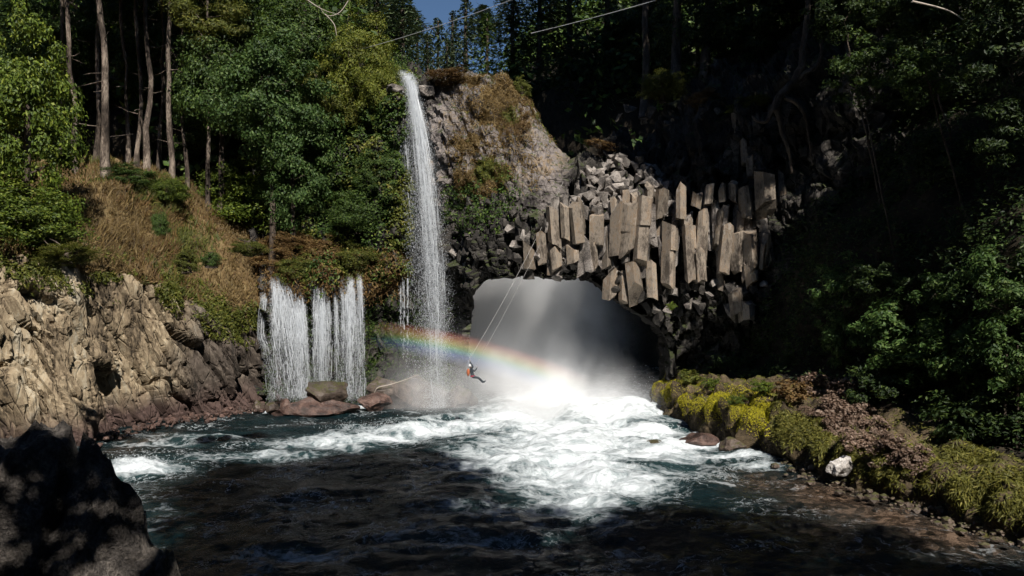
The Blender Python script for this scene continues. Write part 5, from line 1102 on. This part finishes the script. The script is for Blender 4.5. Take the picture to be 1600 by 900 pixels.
SHADE = [(1560, 330, 36, 24, 6.0), (1430, 300, 42, 30, 6.5), (1330, 330, 50, 34, 5.5), (1500, 60, 40, 26, 6.5), (1350, 60, 48, 30, 6.5),
         (1130, 120, 68, 30, 6.5), (1010, 110, 72, 32, 7.0), (1230, 60, 60, 30, 7), (900, 100, 97, 42, 8), (960, 150, 97, 40, 8), (870, 40, 97, 42, 7), (1020, 80, 97, 42, 8), (850, 150, 96, 38, 7), (1450, 120, 44, 20, 6), (1540, 60, 40, 18, 6), (1380, 60, 46, 22, 6), (1510, 210, 42, 22, 6), (1330, 40, 46, 24, 5), (1100, 190, 58.5, 28, 4.5), (1160, 215, 57, 30, 4.5), (1050, 175, 60, 26, 4.5), (1215, 230, 55.5, 26, 4.5), (990, 165, 66, 28, 5), (1130, 240, 57, 22, 3.5), (1280, 250, 53, 24, 5), (920, 60, 80, 34, 6.0), (1270, 480, 53, 36, 4.5), (1480, 180, 44, 22, 6), (1420, 420, 44, 34, 6), (1560, 150, 38, 18, 6), (1560, 600, 33, 30, 5),
         (430, 870, 26.5, 30, 4.2), (560, 800, 32, 34, 6.5), (800, 880, 27, 32, 6.5), (1060, 840, 29, 32, 6.5), (1300, 900, 25, 28, 6.0), (620, 740, 39, 42, 4.5), (430, 770, 36, 36, 5.0)]
for k, (px, py, Y, dist, R) in enumerate(SHADE):
    if R > 0: shade(px, py, Y, dist, R, ['broadA', 'broadB', 'broadC'][k % 3])
shade(90, 800, 16, 26, 6.0, 'sparse'); shade(1500, 500, 36, 26, 6.0, 'sparse')

# ---------------------------------------------------------------- ropes, cables, driftwood and the hanging person
def line(name, label, a, b, r, mat, sag=0.0, cat="rope", group=None):
    t = np.linspace(0, 1, 24)[:, None]; P = a * (1 - t) + b * t; P[:, 2] -= sag * 4 * (t * (1 - t))[:, 0]
    return tag(obj(name, make_mesh(name, *tube_data(P, r, 6), smooth_shade=True), M[mat]), label, cat, group)
YP = 52.5
hand = at(733.5, 561, YP)
line("rope", "pale rope from the hanging person up to the rock above the arch", hand, at(880, 284, 59.3), 0.011, 'rope', 0.45)
line("rope", "thinner parallel rope right of the hanging person's rope", at(742, 574, YP), at(888, 290, 59.3), 0.008, 'rope', 0.3)
line("tag_line", "thin slack line running left from the hanging person towards the fall", hand - np.array([0.1, 0, 0.1]), at(640, 590, 62.0), 0.012, 'rope', 0.5)
line("cable", "grey cable crossing the top of the picture left of centre", at(560, 78, 66), at(830, -12, 52), 0.022, 'steel_cable', 0.2, "cable")
line("cable", "grey cable crossing the dark wood at the top right of centre", at(830, 52, 64), at(1080, -16, 52), 0.026, 'steel_cable', 0.1, "cable")
def twig(name, label, pts, rad, mat, cat, Y):
    P = catmull(np.array([at(x, y, Y + d) for x, y, d in pts]), 18)
    return tag(obj(name, make_mesh(name, *tube_data(P, np.interp(np.linspace(0, 1, 18), np.linspace(0, 1, len(rad)), rad), 6), smooth_shade=True), M[mat]), label, cat)
twig("driftwood", "bleached driftwood branch lying over the boulders between the falls", [(583, 618, -0.6), (590, 606, -0.8), (605, 602, -0.8), (625, 596, -0.5), (655, 585, -0.3)], [0.025, 0.04, 0.035, 0.025, 0.012], 'dry_wood', "branch", 60.0)
for k, pts in enumerate([[(545, 0, 0), (530, 20, 0), (510, 24, -0.3), (498, 8, -0.4)], [(508, 22, 0), (522, 38, 0), (526, 56, 0.1)], [(470, -8, 0), (492, 8, 0), (512, 18, 0.1), (535, 24, 0.2)]]):
    twig("bare_branch", ["bare pale branch curling at the top above the overgrown cliff", "bare pale twig hanging down above the overgrown cliff", "bare pale branch reaching right from the top edge"][k], pts, [0.045, 0.035, 0.02, 0.012][:len(pts)], 'dry_wood', "branch", 63.0)
twig("bare_branch", "bare grey branch at the top right corner", [(1425, 2, 0), (1460, 10, 0), (1485, 18, 0.1), (1506, 31, 0.2)], [0.05, 0.04, 0.03, 0.015], 'dry_wood', "branch", 36.0)

M['dark_cloth'] = plain_mat('dark_wetsuit', (0.035, 0.045, 0.055), 0.7)
M['white_helmet'] = plain_mat('white_helmet', (0.8, 0.8, 0.8), 0.3)
M['orange'] = plain_mat('orange_pack', (0.42, 0.12, 0.05), 0.7)
M['red'] = plain_mat('red_harness', (0.35, 0.03, 0.05), 0.6)
M['skin'] = plain_mat('skin', (0.42, 0.25, 0.17), 0.5)
pb = at(739, 588, YP)                                    # hips
person = empty("person", pb); tag(person, "person in dark clothes and white helmet hanging from a rope before the arch", "person")
J = {'hip': (0, 0, 0), 'waist': (-0.06, 0, 0.16), 'chest': (-0.12, 0, 0.36), 'neck': (-0.15, 0, 0.52), 'head': (-0.15, 0, 0.62), 'crown': (-0.15, 0, 0.74),
     'hl': (0.03, -0.10, -0.03), 'kl': (0.38, -0.13, -0.08), 'al': (0.68, -0.12, -0.34), 'tl': (0.86, -0.13, -0.28),
     'hr': (0.03, 0.10, -0.03), 'kr': (0.36, 0.13, -0.12), 'ar': (0.62, 0.13, -0.42), 'tr': (0.79, 0.13, -0.38),
     'sl': (-0.12, -0.19, 0.46), 'el': (0.02, -0.24, 0.66), 'wl': (-0.14, -0.10, 0.90), 'pl': (-0.20, -0.04, 0.98),
     'sr': (-0.12, 0.19, 0.46), 'er': (0.08, 0.25, 0.30), 'wr': (0.22, 0.20, 0.46), 'pr': (0.25, 0.17, 0.54)}
RAD = {'hip': .14, 'waist': .13, 'chest': .16, 'neck': .06, 'head': .095, 'crown': .08, 'hl': .10, 'kl': .065, 'al': .045, 'tl': .035, 'hr': .10, 'kr': .065, 'ar': .045, 'tr': .035,
       'sl': .07, 'el': .05, 'wl': .035, 'pl': .035, 'sr': .07, 'er': .05, 'wr': .035, 'pr': .035}
E = [('hip', 'waist'), ('waist', 'chest'), ('chest', 'neck'), ('neck', 'head'), ('head', 'crown'), ('hip', 'hl'), ('hl', 'kl'), ('kl', 'al'), ('al', 'tl'), ('hip', 'hr'), ('hr', 'kr'), ('kr', 'ar'), ('ar', 'tr'),
     ('chest', 'sl'), ('sl', 'el'), ('el', 'wl'), ('wl', 'pl'), ('chest', 'sr'), ('sr', 'er'), ('er', 'wr'), ('wr', 'pr')]
names = list(J); bme = bpy.data.meshes.new("body"); bme.from_pydata([J[n] for n in names], [(names.index(a), names.index(b)) for a, b in E], [])
body = obj("body", bme, M['dark_cloth'], person); body.modifiers.new("skin", 'SKIN')
for i, n in enumerate(names):
    sv = bme.skin_vertices[0].data[i]; sv.radius = (RAD[n], RAD[n]); sv.use_root = (n == 'hip')
body.modifiers.new("smooth", 'SUBSURF').render_levels = 2
def ell(name, c, s, mat, parent, sub=3, cut=None):
    V, Fc = ICO[sub]; V = V * s + np.asarray(c)
    if cut is not None: V[:, 2] = np.maximum(V[:, 2], cut)
    return obj(name, make_mesh(name, V, Fc, True), M[mat], parent)
ell("face", (-0.125, 0, 0.62), (0.095, 0.08, 0.115), 'skin', person)
ell("helmet", (-0.155, 0, 0.69), (0.145, 0.125, 0.125), 'white_helmet', person, cut=0.64)
ell("backpack", (-0.31, 0, 0.26), (0.11, 0.16, 0.25), 'orange', person)
ell("harness", (-0.02, 0, 0.02), (0.17, 0.19, 0.09), 'red', person)
for s in (-1, 1):
    for k in range(4):
        b = np.array(J['pl'] if s < 0 else J['pr']) + np.array([0.0, (k - 1.5) * 0.02, 0.03])
        obj("finger", make_mesh("finger", *tube_data([b, b + (0.03, 0, 0.03), b + (0.05, 0, 0.0)], [0.011, 0.010, 0.008], 5)), M['skin'], person)
obj("rope_loop", make_mesh("rope_loop", *tube_data(catmull(np.array([hand - pb, (-0.17, 0, 0.8), (-0.04, 0, 0.3), (0.02, 0, 0.1)]), 10), 0.02, 6)), M['rope'], person)
